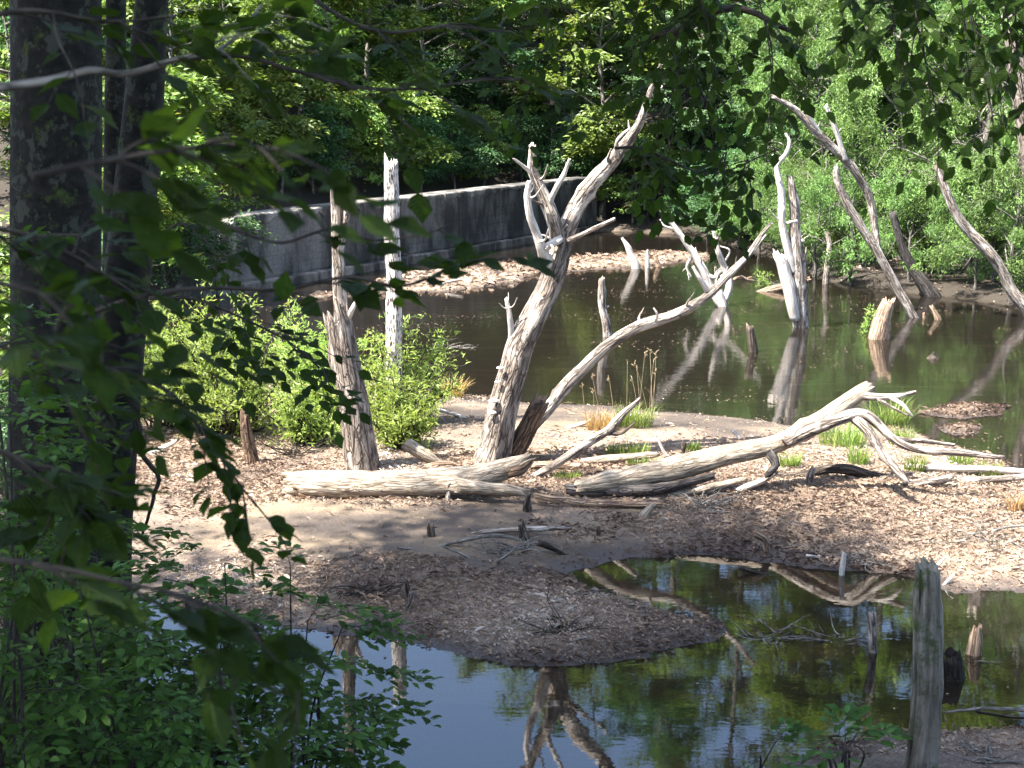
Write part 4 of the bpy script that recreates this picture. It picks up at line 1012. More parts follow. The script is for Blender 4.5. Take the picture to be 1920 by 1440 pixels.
for lab, ref, pts, mat in (
    ('weathered grey log piece lying behind the slanting bare branch', (1150, 868), [(1090, 866, 7), (1130, 862, 9), (1180, 858, 9), (1232, 852, 6)], 'log'),
    ('pale flat root lying under the slanting bare branch', (1030, 880), [(1000, 872, 7), (1040, 872, 9), (1090, 876, 8)], 'tan'),
    ('tan stick half buried below the blackened log', (1080, 950), [(1003, 929, 6), (1060, 938, 8), (1120, 943, 8), (1185, 945, 7), (1240, 944, 5)], 'tan'),
    ('pale stick running up from the end of the blackened log', (1290, 930), [(1205, 940, 7), (1280, 925, 8), (1340, 912, 8), (1400, 898, 5)], 'log'),
    ('pale stick crossing below the fallen tree beside the tangle', (1400, 920), [(1290, 938, 5), (1360, 925, 7), (1410, 908, 8), (1455, 886, 6)], 'dead'),
    ('dark crooked branch lying under the arch of the fallen tree', (1560, 896), [(1440, 892, 8), (1500, 890, 8), (1545, 880, 10), (1590, 880, 11), (1640, 894, 10), (1700, 902, 7)], 'wetwood'),
    ('bleached log piece to the right of the claw of the fallen tree', (1730, 912), [(1690, 908, 9), (1730, 906, 11), (1770, 898, 9), (1786, 893, 6)], 'dead'),
    ('long pale pole lying at the right edge of the bank', (1800, 890), [(1700, 874, 6), (1780, 878, 7), (1850, 880, 7), (1960, 886, 6)], 'pale'),
    ('grey stick lying low at the right edge of the bank', (1850, 908), [(1770, 905, 4), (1840, 900, 7), (1950, 892, 7)], 'dead'),
    ('thin white driftwood stick on the wet mud beyond the shrub', (850, 782), [(820, 768, 3.5), (850, 776, 3.5), (880, 786, 3)], 'pale'),
    ('short pale stick on the mud left of the grass clump', (1100, 800), [(1010, 812, 3), (1050, 805, 4), (1090, 795, 4.5), (1108, 788, 3)], 'pale'),
    ('small crooked white stick on the dark mud behind the fallen tree', (1384, 825), [(1374, 808, 4), (1384, 818, 4.5), (1390, 830, 4)], 'pale'),
    ('upright white splinter leaning behind the fallen tree', (1245, 858), [(1252, 858, 4), (1242, 842, 3.5), (1233, 822, 3)], 'pale'),
    ('broken mossy root lying right of the hollow-topped snag', (800, 868), [(762, 832, 14), (785, 846, 13), (810, 860, 9), (830, 872, 5)], 'log'),
    ('small curved root on the litter right of the hollow-topped snag', (820, 875), [(790, 878, 5), (815, 870, 5.5), (845, 868, 5), (862, 876, 3)], 'tan'),
    ('forked white branch lying on the litter beside the near trunk', (290, 852), [(240, 868, 7), (285, 850, 6.5), (310, 838, 6), (332, 826, 3)], 'pale'),
    ('long thin arched stick at the front of the twig heap', (870, 1025), [(770, 1042, 3), (830, 1022, 4), (880, 1010, 4.5), (930, 1004, 4.5), (975, 1012, 3)], 'greytwig'),
    ('grey log end lying at the back of the twig heap', (960, 1002), [(885, 1000, 4), (940, 994, 6), (1000, 992, 6), (1070, 988, 4)], 'dead'),
    ('dark broken root on the right of the twig heap', (1040, 1035), [(1010, 1018, 7), (1035, 1026, 8), (1062, 1040, 4)], 'wetwood'),
    ('thin bent stick in front of the twig heap', (870, 1045), [(830, 1024, 2.5), (868, 1040, 2.5), (900, 1058, 2)], 'greytwig'),
    ('short grey twig lying left of the twig heap', (770, 1030), [(745, 1026, 3), (768, 1028, 3), (790, 1036, 2)], 'greytwig'),
    ('bundle-like bent stick at the front of the twig heap', (930, 1055), [(905, 1060, 3), (940, 1048, 3), (970, 1025, 3)], 'greytwig'),
    ('crooked root curling over the near mud island', (770, 1145), [(772, 1110, 6), (768, 1128, 5), (762, 1145, 3)], 'dead'),
    ('short dark stick lying on the wet mud before the near island', (1080, 1116), [(1045, 1113, 2.5), (1080, 1115, 3), (1105, 1112, 2)], 'wetwood'),
    ('pale stick lying on the tip of the near mud island', (1195, 1136), [(1182, 1132, 3), (1196, 1136, 3.5), (1208, 1138, 2.5)], 'pale'),
    ('thin forked twig standing off the near mud island', (1030, 1190), [(1014, 1192, 2), (1024, 1180, 2), (1030, 1176, 1.5)], 'greytwig'),
    ('arched thin twig on the front of the near mud island', (1085, 1205), [(1050, 1215, 2), (1075, 1202, 2.5), (1100, 1196, 2)], 'greytwig'),
    ('dark thin pole sunk in the shallows of the near pool', (1440, 1078), [(1384, 1064, 4), (1420, 1074, 3.5), (1480, 1084, 3), (1560, 1094, 2)], 'wetwood'),
    ('pale twig at the litter edge of the near pool', (1525, 1045), [(1512, 1042, 4), (1535, 1044, 4), (1556, 1047, 2)], 'pale'),
    ('white stick slanting on the litter beside the top of the mossy post', (1765, 1066), [(1745, 1070, 4), (1760, 1058, 4), (1772, 1044, 2)], 'pale'),
    ('pale stick slanting on the mud right of the mossy post', (1778, 1094), [(1768, 1100, 4), (1780, 1086, 4), (1790, 1076, 2)], 'pale'),
    ('grey stick on the pale litter at the right', (1340, 962), [(1298, 964, 3), (1340, 960, 4), (1378, 962, 3)], 'greytwig'),
    ('long thin white twig lying across the pale litter at the right', (1860, 1000), [(1800, 1024, 2), (1840, 1005, 3), (1880, 990, 3), (1925, 985, 2)], 'greytwig'),
    ('pale driftwood stick under the willows on the far shore', (1600, 535), [(1560, 540, 3), (1610, 530, 4), (1670, 524, 2)], 'dead'),
    ('pale log drifted against the foot of the twin-trunked dead tree', (1430, 560), [(1388, 562, 4), (1420, 552, 7), (1450, 542, 8), (1480, 538, 8)], 'tan'),
    ('flat stick floating beside the dark post-like stump', (1400, 672), [(1340, 674, 2.5), (1380, 674, 3), (1440, 670, 2.5)], 'pale'),
    ('white branch resting on the far spit behind the snags', (835, 530), [(800, 540, 2), (835, 530, 3), (868, 522, 2)], 'pale'),
    ):
    fallen('fallen_branch', lab, 'branch', ref, [('stem', pts, mat, {})], GL)

# brushy dead twigs: each is one branching twig
def brush(label, ref, spread, n, seed, mat='greytwig', tall=0.5, group='bare twig clusters'):
    rs = np.random.RandomState(seed)
    b = G(*ref); k = b[1] / FPX
    b[2] = max(b[2], -0.02)
    root = thing('twig_cluster', label, 'twigs', b, group)
    ts = []
    for i in range(n):
        a = rs.uniform(0, 2 * PI); L = spread * k * rs.uniform(.35, 1.0)
        d = np.array((math.cos(a), math.sin(a) * .8, rs.uniform(0.02, tall)))
        p0 = b + np.array((rs.uniform(-.4, .4), rs.uniform(-.4, .4), 0)) * spread * k * .6
        p1 = p0 + d * L * .5 + rs.normal(0, .07, 3) * L; p2 = p0 + d * L + rs.normal(0, .12, 3) * L
        p2[2] = max(p2[2], b[2] + .01); p1[2] = max(p1[2], b[2] + .015)
        r = rs.uniform(0.005, 0.012)
        ts.append(tube(np.array((p0, p1, p2)), (r, r * .7, r * .25), 5, 0.05, dens=.5))
        for j in range(rs.randint(1, 4)):
            t = rs.uniform(.3, .9); q = p0 * (1 - t) + p2 * t
            e = q + (d * .5 + rs.normal(0, .5, 3)) * L * .35; e[2] = max(e[2], b[2] + .01)
            ts.append(tube(np.array((q, (q + e) / 2, e)), (r * .5, r * .4, r * .2), 4, 0.05, dens=.4))
    limb_obj('twigs', root, join(ts), M[mat])
for lab, ref, sp, n, sd, mt, tl in (
    ('tangle of pale bare twigs sticking out of the near pool by the island tip', (1445, 1196), 100, 16, 1, 'greytwig', .35),
    ('sunken tangle of bare twigs left of the grey stub in the near pool', (1570, 1205), 90, 12, 2, 'greytwig', .25),
    ('heap of thin grey sticks in the middle of the mud bank', (960, 1030), 95, 26, 3, 'greytwig', .2),
    ('tangle of thin sticks on the litter under the fallen tree', (1320, 945), 90, 28, 4, 'greytwig', .35),
    ('loose heap of brown twigs on the left of the near mud island', (690, 1110), 90, 30, 5, 'twig', .25),
    ('scatter of bleached twigs on the litter at the right edge', (1850, 1010), 110, 22, 6, 'greytwig', .2),
    ('scatter of pale twigs along the litter edge of the near pool', (1640, 1050), 130, 24, 7, 'greytwig', .2),
    ('bare twigs drifted against the twin-trunked dead tree', (1450, 545), 45, 14, 8, 'greytwig', .5),
    ('bare twigs lying on the lower right corner mud', (1850, 1420), 130, 16, 9, 'greytwig', .25),
    ('dry twigs caught round the jagged split stump in the pool', (1830, 1250), 50, 10, 10, 'greytwig', .2),
    ('thin twigs scattered on the front of the near mud island', (1060, 1180), 110, 18, 11, 'twig', .2),
    ('bare brown twigs at the foot of the yellow-green shrub', (560, 850), 100, 26, 12, 'twig', .5),
    ('drift of twigs in the water behind the green shrub', (840, 668), 60, 14, 13, 'greytwig', .15)):
    brush(lab, ref, sp, n, sd, mt, tl)

# ------------------------------------------------------------------ leaf litter on the mud (nobody could count it)
rsl = np.random.RandomState(21)
def litter(name, label, n, xr, yr, dens_fn, size, seed):
    rs = np.random.RandomState(seed)
    x = rs.uniform(*xr, n); y = rs.uniform(*yr, n)
    h = hgt(x, y)
    keep = (h > 0.004) & (rs.rand(n) < dens_fn(x, y, h))
    x, y, h = x[keep], y[keep], h[keep]; n = len(x)
    patch = fbm(x * .7 + 5, y * .7 + 9, 3)
    tint = np.clip(0.56 + (patch - .44) * 1.5 + rs.normal(0, .14, n) - 0.5 * np.clip((0.07 - h) / .07, 0, 1), 0, 1)
    a = rs.uniform(0, 2 * PI, n)
    d = np.stack((np.cos(a), np.sin(a), rs.normal(0, .22, n)), -1)
    nr = np.stack((rs.normal(0, .36, n), rs.normal(0, .36, n), np.ones(n)), -1)
    ln = size * np.clip(rs.lognormal(-.2, .45, n), .25, 1.9); wd = ln * rs.uniform(.2, .6, n)
    tw = rs.rand(n) < 0.30
    ln[tw] *= 2.4; wd[tw] = 0.007
    tm = (LEAF2[0] * (1, 1, 1.6), LEAF2[1])
    v, f, c = leaf_cloud(np.stack((x, y, h + .006 + rs.rand(n) * .018), -1), d, nr, ln, wd, tint, tm)
    o = obj(name, make_mesh(name, v, f, M['litter'], None, c, smooth=False)); o['kind'] = 'stuff'
    tag(o, label, 'leaf litter'); return n
def d_main(x, y, h):
    p = fbm(x * .45 + 3, y * .6 + 8, 4)
    base = np.clip((p - .36) * 5, 0.06, 1)
    # the bare wet mud flat between the log and the near island, and the bare mud behind the log
    px = 960 + x / y * FPX
    bare = flats(px, y)
    rich = np.exp(-(((px - 1810) / 110) ** 2 + ((y - 21.8) / 1.2) ** 2)) * 2 + np.exp(-(((px - 1600) / 420) ** 2 + ((y - 16) / 1.6) ** 2)) + np.exp(-(((px - 950) / 420) ** 2 + ((y - 12.6) / .9) ** 2)) + np.exp(-(((px - 700) / 420) ** 2 + ((y - 16.3) / .8) ** 2))
    return np.clip((base + rich) * (1 - .975 * bare), 0.012, 1)
litter('leaf_litter', 'pale brown dead leaves and bits of twig covering the mud bank', 480000, (-6.5, 8.5), (9.0, 24), d_main, 0.034, 5)
litter('leaf_litter', 'reddish dead leaves covering the far spit of land in the pond', 40000, (-8, 8), (27, 48), lambda x, y, h: np.where(h < .5, .9, .0), 0.10, 6)
litter('leaf_litter', 'dead leaves over the shore mud under the willows', 5000, (8, 22), (26, 42), lambda x, y, h: np.where(h < .35, .35, .1), 0.10, 7)

rsf = np.random.RandomState(44)
fx, fy = rsf.uniform(-7, 13, 26000), rsf.uniform(9.5, 42, 26000)
fk = (hgt(fx, fy) < -.02) & (fbm(fx * .35 + 2, fy * .8, 4) + rsf.normal(0, .03, 26000) > .54) & (rsf.rand(26000) < np.where(fy < 16, .25, 1))
fx, fy = fx[fk], fy[fk]; nf_ = len(fx)
fa = rsf.uniform(0, 6.28, nf_)
v, f, c = leaf_cloud(np.stack((fx, fy, np.full(nf_, .004)), -1), np.stack((np.cos(fa), np.sin(fa), np.zeros(nf_)), -1), np.stack((rsf.normal(0, .06, nf_), rsf.normal(0, .06, nf_), np.ones(nf_)), -1),
                     rsf.uniform(.015, .06, nf_), rsf.uniform(.01, .03, nf_), np.clip(rsf.normal(.24, .2, nf_), 0, 1))
o = obj('floating_debris', make_mesh('floating_debris', v, f, M['litter'], None, c, smooth=False)); o['kind'] = 'stuff'; tag(o, 'specks of dead leaf and scum floating on the pond', 'debris')

# ------------------------------------------------------------------ willow shrubs on the bank
def shrub(name, label, base, w_px, h_px, n_stem, n_leaf, leaf, mat, seed, kind='willow', lean=(0, 0), narrow=0.26):
    rs = np.random.RandomState(seed)
    b = G(*base); k = b[1] / FPX
    root = thing(name, label, 'shrub', b, None)
    Wd, Ht = w_px * k, h_px * k
    stems, ends, dirs = [], [], []
    for i in range(n_stem):
        a = rs.uniform(0, 2 * PI); rr = rs.uniform(.15, 1) * Wd * .5
        hh = Ht * rs.uniform(.30, 1.08) * math.sqrt(max(.25, 1 - .6 * (rr / (Wd * .5)) ** 2))
        p0 = b + np.array((math.cos(a), math.sin(a), 0)) * Wd * .16 * rs.rand()
        e = b + np.array((math.cos(a) * rr + lean[0] * Ht, math.sin(a) * rr * .8 + lean[1] * Ht, hh))
        m = p0 * .5 + e * .5 + np.array((0, 0, hh * .12)) + rs.normal(0, .05, 3) * Ht
        p0 = p0 - (0, 0, .05)
        stems.append(tube(np.array((p0, m, e)), (.016, .010, .003), 5, .05, dens=.25))
        q, _ = catmull((p0, m, e), (1, 1, 1), 24)
        for t in np.linspace(.22, 1, 11):
            c = q[int(t * 23)]
            for j in range(2):
                dd = np.array((rs.normal(), rs.normal(), rs.uniform(-.1, .8))); dd /= np.linalg.norm(dd)
                L = (.13 + .16 * (1 - t)) * Ht * rs.uniform(.5, 1.4)
                e2 = c + dd * L
                if rs.rand() < .35: stems.append(tube(np.array((c, (c + e2) / 2 + (0, 0, .02), e2)), (.006, .004, .002), 4, .03, dens=.2))
                for s in np.linspace(.2, 1.0, 6):
                    ends.append(c + dd * L * s); dirs.append(dd)
    ends = np.array(ends); dirs = np.array(dirs)
    i = rs.randint(0, len(ends), n_leaf)
    pos = ends[i] + rs.normal(0, .03, (n_leaf, 3)) * Ht ** .5
    pos[:, 2] = np.maximum(pos[:, 2], b[2] + .03)
    d = dirs[i] * .6 + rs.normal(0, .55, (n_leaf, 3)) + (0, 0, .15)
    nr = rs.normal(0, .6, (n_leaf, 3)) + (0, 0, 1)
    ln = leaf * rs.uniform(.6, 1.35, n_leaf)
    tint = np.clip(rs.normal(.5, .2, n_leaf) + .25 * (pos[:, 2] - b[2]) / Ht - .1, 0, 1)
    v, f, c = leaf_cloud(pos - b, d, nr, ln, ln * rs.uniform(narrow * .8, narrow * 1.2, n_leaf), tint)
    limb_obj('stems', root, join(stems), M['twig'])
    o = obj('foliage', make_mesh('foliage', v, f, M[mat], None, c, smooth=False), root); o['kind'] = 'stuff'
    return root
shrub('willow_shrub', 'large yellow-green willow shrub left of the hollow-topped snag', (430, 815), 400, 262, 46, 9500, .085, 'shrub', 31)
shrub('willow_shrub', 'rounded yellow-green willow shrub close beside the near trunk', (320, 800), 240, 240, 28, 5000, .085, 'shrub', 32)
shrub('willow_shrub', 'bright green low shrub at the left foot of the hollow-topped snag', (570, 830), 240, 150, 28, 3800, .085, 'shrub', 33)
shrub('willow_shrub', 'bright green shrub growing round the foot of the white snag', (755, 842), 150, 150, 22, 3400, .085, 'shrub', 34)
shrub('willow_shrub', 'tall sprig of green shoots rising in front of the white snag', (735, 800), 200, 230, 18, 3400, .085, 'shrub', 35, lean=(.1, 0))
shrub('willow_shrub', 'feathery green shoots behind the hollow-topped snag', (590, 770), 220, 190, 20, 4600, .085, 'shrub', 36)
shrub('willow_shrub', 'thin spray of shoots leaning out over the water behind the white snag', (765, 790), 60, 170, 6, 900, .085, 'shrub', 37, lean=(.45, 0))
shrub('willow_shrub', 'tuft of yellow-green shoots on the splintered pond stump', (1634, 640), 34, 62, 6, 420, .09, 'shrub', 38)
shrub('willow_shrub', 'small leafy sprig on the drift beside the twin-trunked tree', (1432, 548), 34, 55, 5, 260, .09, 'shrub', 39)
shrub('willow_shrub', 'low shrubs at the left end of the dam wall foot', (430, 540), 110, 110, 12, 2600, .12, 'shrub', 40)
shrub('willow_shrub', 'green seedling on the far side of the fallen tree', (1537, 795), 22, 34, 3, 60, .05, 'willow', 41)

# ------------------------------------------------------------------ grass
def grass(label, base, w_px, h_px, n, mat, seed, bend=.5, stalks=0):
    rs = np.random.RandomState(seed)
    b = G(*base); k = b[1] / FPX
    root = thing('grass_tuft', label, 'grass tuft', b, 'grass tufts on the bank')
    V, F, Ct = [], [], []
    for i in range(n):
        a = rs.uniform(0, 2 * PI); rr = math.sqrt(rs.rand()) * w_px * k * .4
        p = np.array((math.cos(a) * rr, math.sin(a) * rr * .6, -.01))
        hh = h_px * k * rs.uniform(.45, 1.05); bd = rs.uniform(.1, bend) * hh
        az = a + rs.normal(0, .9); dx, dy = math.cos(az) * bd, math.sin(az) * bd
        wv = np.array((-math.sin(az + rs.normal(0, .6)), math.cos(az), 0)) * rs.uniform(.003, .006)
        b0 = len(V)
        for t, ww in ((0, 1), (.4, .95), (.75, .6), (1, .06)):
            c = p + np.array((dx * t * t, dy * t * t, hh * (t - .28 * (bd / hh) * t * t)))
            V += [c - wv * ww, c + wv * ww]
        F += [(b0 + j, b0 + j + 1, b0 + j + 3, b0 + j + 2) for j in (0, 2, 4)]
        Ct += [np.clip(rs.normal(.5, .22), 0, 1)] * 8
    o = obj('blades', make_mesh('blades', np.array(V), np.array(F), M[mat], None, Ct, smooth=False), root); o['kind'] = 'stuff'
    for i in range(stalks):
        p = b + np.array((rs.uniform(-.5, .5) * w_px * k * .8, rs.uniform(-.1, .1), 0))
        hh = h_px * k * rs.uniform(1.7, 2.7); e = p + np.array((rs.normal(0, .12) * hh, rs.normal(0, .08) * hh, hh))
        t = [tube(np.array((p, (p + e) / 2 + rs.normal(0, .015, 3), e)), (.004, .0035, .003), 4, .02, dens=.15)]
        for j in range(4):
            q = e - (0, 0, .02 * j + .01); u = q + np.array((rs.normal(0, .025), rs.normal(0, .025), .03))
            t.append(tube(np.array((q, (q + u) / 2, u)), (.003, .008, .003), 4, .05, dens=.2))
        limb_obj('seed_stalk', root, join(t), M['reed'])
grass('green sedge tuft with tall dry seed stalks at the water edge', (1190, 800), 90, 56, 260, 'grass', 1, 1.0, 9)
grass('straw-coloured dry grass clump beside the green sedge tuft', (1128, 806), 74, 46, 260, 'drygrass', 2, .8, 4)
grass('short bright grass behind the slanting bare branch', (1175, 852), 110, 32, 300, 'grass', 3, .5)
grass('bright grass tuft under the arch of the fallen tree', (1580, 835), 110, 60, 300, 'grass', 4, .8)
grass('grey-green tall sedge behind the arch of the fallen tree', (1665, 800), 100, 70, 240, 'grass', 5, .9, 0)
grass('bright grass tuft before the clawed branch', (1610, 870), 50, 44, 160, 'grass', 6, .6)
grass('bright grass tuft beside the downward branch of the fallen tree', (1715, 885), 50, 44, 160, 'grass', 7, .6)
grass('low bright grass patch on the pale pole at the right', (1850, 892), 90, 34, 220, 'grass', 8, .5)
grass('small grass tuft beneath the fallen tree trunk', (1480, 875), 56, 36, 160, 'grass', 9, .7)
grass('small grass tuft behind the fallen tree trunk', (1298, 845), 44, 22, 120, 'grass', 10, .6)
grass('bright green moss-like grass below the slanting branch', (1065, 895), 70, 18, 160, 'grass', 11, .6)
grass('dry straw sedge tuft right of the green shrub', (845, 745), 60, 50, 220, 'drygrass', 12, 1.0)
grass('green feathery sedge at the right of the white snag shrub', (795, 770), 60, 70, 220, 'grass', 13, .7)
grass('low bright grass behind the blackened log', (1210, 872), 90, 18, 180, 'grass', 14, .5)
grass('grass tuft right of the arch of the fallen tree', (1690, 835), 60, 48, 180, 'grass', 15, .8)
grass('small yellowing grass tuft at the far right of the bank', (1905, 960), 40, 50, 90, 'drygrass', 16, .8)
grass('small grass tuft at the right end of the pale pole', (1800, 870), 60, 30, 140, 'grass', 17, .7)

# ------------------------------------------------------------------ near trees on the left bank
def near_tree(label, pts, Y, crown_c, crown_r, n_limb, seed, mat='beech'):
    if Y is None:
        p = np.array([a[:3] for a in pts], float); r = np.array([a[3] for a in pts], float)
    else:
        p, r = wp(pts, Y)
    g = H(p[0][0], p[0][1])
    p = np.vstack(((p[0][0], p[0][1], g - .3), (p[0][0], p[0][1], g + .05), p)); r = np.concatenate(([r[0] * 1.35, r[0] * 1.15], r))
    dv_ = (p[-1] - p[-2]) / max(np.linalg.norm(p[-1] - p[-2]), .01)
    p = np.vstack((p, p[-1] + dv_ * .9, p[-1] + dv_ * 2.2)); r = np.concatenate((r, [r[-1] * .96, r[-1] * .88]))
    top = p[-1]; cc = np.array(crown_c)
    p = np.vstack((p, top * .6 + cc * .4 + (0, 0, .4), cc + (0, 0, crown_r * .5))); r = np.concatenate((r, [r[-1] * .7, r[-1] * .2]))
    root = thing('beech_tree', label, 'tree', (p[1][0], p[1][1], g), 'near trees on the bank')
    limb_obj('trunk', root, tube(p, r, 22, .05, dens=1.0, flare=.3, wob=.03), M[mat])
    rs = np.random.RandomState(seed)
    ends, outs = [], []
    for k in range(n_limb):
        a = k * 2.399 + rs.rand(); f = rs.rand()
        st = p[-2] * (1 - f) + p[-1] * f - (0, 0, rs.uniform(0, 1.5))
        d = np.array((math.cos(a), math.sin(a), rs.uniform(-.15, .5)))
        e = cc + d * crown_r * rs.uniform(.7, 1.05)
        m = (st + e) / 2 + (0, 0, .5)
        limb_obj('limb', root, tube(np.array((st, m, e)), (.08, .05, .015), 7, .05, dens=.3), M[mat])
        q, _ = catmull((st, m, e), (1, 1, 1), 20)
        for t in np.linspace(.3, 1, 8): ends.append(q[int(t * 19)]); outs.append(d)
    ends = np.array(ends); outs = np.array(outs)
    ns, per = 430, 46
    i = rs.randint(0, len(ends), ns)
    cen = ends[i] + rs.normal(0, 1, (ns, 3)) * crown_r * .16
    ci = np.repeat(np.arange(ns), per); n = len(ci)
    off = rs.normal(0, 1, (n, 3)) * (.5, .5, .12)
    pos = cen[ci] + off
    d = off * (1, 1, 0) + rs.normal(0, .3, (n, 3)); nr = np.array((0, 0, 1.0)) + rs.normal(0, .35, (n, 3))
    ln = .15 * rs.uniform(.7, 1.3, n)
    v, f, c = leaf_cloud(pos - np.array(root.location), d, nr, ln, ln * .62, rs.rand(n))
    o = obj('crown', make_mesh('crown', v, f, M['beechleaf'], None, c, smooth=False), root); o['kind'] = 'stuff'
    return root
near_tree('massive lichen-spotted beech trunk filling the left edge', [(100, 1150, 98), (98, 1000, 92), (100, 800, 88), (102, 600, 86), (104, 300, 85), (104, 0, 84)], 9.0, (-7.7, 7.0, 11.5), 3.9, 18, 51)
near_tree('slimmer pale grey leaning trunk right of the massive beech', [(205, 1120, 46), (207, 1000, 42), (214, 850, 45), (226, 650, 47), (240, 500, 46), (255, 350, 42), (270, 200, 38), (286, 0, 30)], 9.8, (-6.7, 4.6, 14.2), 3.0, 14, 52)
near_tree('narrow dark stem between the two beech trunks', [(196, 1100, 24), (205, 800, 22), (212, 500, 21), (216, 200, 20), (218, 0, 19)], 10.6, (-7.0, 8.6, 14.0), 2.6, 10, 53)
near_tree('unseen beech added out on the left bank so its crown shades the undergrowth', [(-700, 1150, 70), (-690, 500, 60), (-680, 0, 55)], 9.5, (-9.8, 4.6, 11.0), 4.6, 16, 54)  # out of view, added so its crown casts shade on the lower-left shrubs
near_tree('tall beech on the bank behind the viewpoint, its boughs overhead', [(2500, 1600, 90), (2480, 700, 80), (2450, 0, 70)], 4.5, (3.8, 1.0, 11.6), 4.2, 16, 55)

near_tree('unseen beech added on the bank left of the viewpoint to shade the near leaves', [(-7.0, 0.5, 3.0, .3), (-6.9, .6, 5, .28), (-6.6, .8, 7, .25)], None, (-4.8, 0.6, 10.0), 4.4, 20, 56)  # unseen tree, put in to keep the sun off the near branches

# ------------------------------------------------------------------ leafy sprays near the camera
def near_leaf_mesh(i):
    rs = np.random.RandomState(900 + i)
    n = 7
    xs = np.linspace(0, 1, n)
    prof = np.array((0.0, .30, .46, .46, .35, .15, 0.0)) * rs.uniform(.62, .74) / .5
    curl = rs.uniform(-.05, .22); fold = rs.uniform(.05, .30); twist = rs.uniform(-.25, .25)
    V = []
    for j, x in enumerate(xs):
        z = -curl * x * x + .02 * math.sin(x * 9 + i)
        for s in (-1, 0, 1):
            ww = prof[j] * (1 + .09 * ((j % 2) * 2 - 1)) * .5
            V.append((x + (.03 if s else 0), s * ww * math.cos(fold), z + abs(s) * ww * fold + s * twist * x * ww + (rs.uniform(-.012, .012) if s else 0)))
    V = np.array(V); F = []
    for j in range(n - 1):
        a = j * 3
        F += [(a, a + 3, a + 4, a + 1), (a + 1, a + 4, a + 5, a + 2)]
    return V, np.array(F)
NEAR = {k: [make_mesh('leaf', *near_leaf_mesh(i), M[k]) for i in range(8)] for k in ('beechleaf1', 'underleaf1', 'freshleaf')}

def spray(p0, d0, L, rs, leaf, step, droop=.25, levels=1, nside=7, flat_n=None, thick=.004):
    """a twig with alternating side twigs and leaves in one leafy plane -> (tubes, leaves)"""
    d0 = np.asarray(d0, float); d0 = d0 / np.linalg.norm(d0)
    n = np.array((rs.normal(0, .25), rs.normal(0, .25), 1.0)) if flat_n is None else np.asarray(flat_n, float) + rs.normal(0, .18, 3)
    side = np.cross(n, d0); side /= np.linalg.norm(side) + 1e-9
    k = 9; pts = []
    ph = rs.uniform(0, 6)
    for i in range(k):
        t = i / (k - 1)
        pts.append(p0 + d0 * L * t + side * math.sin(t * 7 + ph) * L * .025 + np.array((0, 0, -droop * L * t * t)))
    pts = np.array(pts)
    tubes = [(pts, np.linspace(thick, thick * .35, k))]
    leaves = []
    def dress(q, dirv, Lq, start=.12):
        m = max(2, int(Lq * (1 - start) / step))
        for j in range(m):
            t = start + (1 - start) * (j + .5) / m
            c = q[min(len(q) - 1, int(t * (len(q) - 1) + .5))] if len(q) > 3 else q[0] * (1 - t) + q[-1] * t
            s = 1 if j % 2 else -1
            ld = dirv * .75 + side * s * .75 + rs.normal(0, .18, 3) + (0, 0, -.12)
            ln = n + rs.normal(0, .28, 3)
            leaves.append((c + rs.normal(0, .004, 3), ld, ln, leaf * rs.uniform(.65, 1.2)))
        leaves.append((q[-1], dirv + rs.normal(0, .15, 3) + (0, 0, -.15), n + rs.normal(0, .2, 3), leaf * rs.uniform(.8, 1.1)))
    for j in range(nside):
        t = .10 + .85 * (j + rs.uniform(.2, .8)) / nside
        q = pts[int(t * (k - 1))]; s = 1 if j % 2 else -1
        dd = d0 * .72 + side * s * .7 + np.array((0, 0, -.1 * droop)); dd /= np.linalg.norm(dd)
        l2 = L * .48 * (1 - .55 * t) * rs.uniform(.75, 1.2)
        q2 = np.array([q + dd * l2 * u + np.array((0, 0, -droop * l2 * u * u)) + side * math.sin(u * 5 + j) * l2 * .03 for u in np.linspace(0, 1, 5)])
        tubes.append((q2, np.linspace(thick * .5, thick * .22, 5)))
        dress(q2, dd, l2)
    dress(pts, d0, L, .3)
    return tubes, leaves

def leafy(name, label, cat, loc, sprays, leafkey, stuffmat, max_leaf, group=None, extra=(), twigmat='twig', wide=.62):
    """assemble sprays into one thing: twigs, individual leaves (the ones nearest the camera) and the remaining foliage"""
    root = thing(name, label, cat, loc, group)
    o = np.array(loc, float)
    tb, lv = [], []
    for t, l in sprays: tb += t; lv += l
    ts = [tube(p, r, 5, .06, dens=.25) for p, r in tb] + list(extra)
    limb_obj('twigs', root, join(ts), M[twigmat])
    eye = np.array((0, 0, CAMZ))
    def pxs(a):
        v = a[0] - eye; dst = np.linalg.norm(v)
        u = (v[1] * cP - v[2] * sP); 
        ins = abs(v[0]) < .40 * u and u > 0
        return (0 if ins else 100) + dst / a[3]
    lv.sort(key=pxs)
    rs = np.random.RandomState(len(lv))
    for a in lv[:max_leaf]:
        d = a[1] / np.linalg.norm(a[1]); s = np.cross(a[2], d); s /= np.linalg.norm(s) + 1e-9; nn = np.cross(d, s)
        ob = obj('leaf', NEAR[leafkey][rs.randint(8)], root)
        Mx = np.eye(4); Mx[:3, 0] = d * a[3]; Mx[:3, 1] = s * a[3]; Mx[:3, 2] = nn * a[3]; Mx[:3, 3] = a[0] - o
        ob.matrix_basis = Matrix(Mx.tolist())
    rest = lv[max_leaf:]
    if rest:
        pos = np.array([a[0] for a in rest]); d = np.array([a[1] for a in rest]); nr = np.array([a[2] for a in rest]); ln = np.array([a[3] for a in rest])
        v, f, c = leaf_cloud(pos - o, d, nr, ln, ln * wide, rs.rand(len(rest)), LEAF8)
        q = obj('foliage', make_mesh('foliage', v, f, M[stuffmat], None, c), root); q['kind'] = 'stuff'
    return root

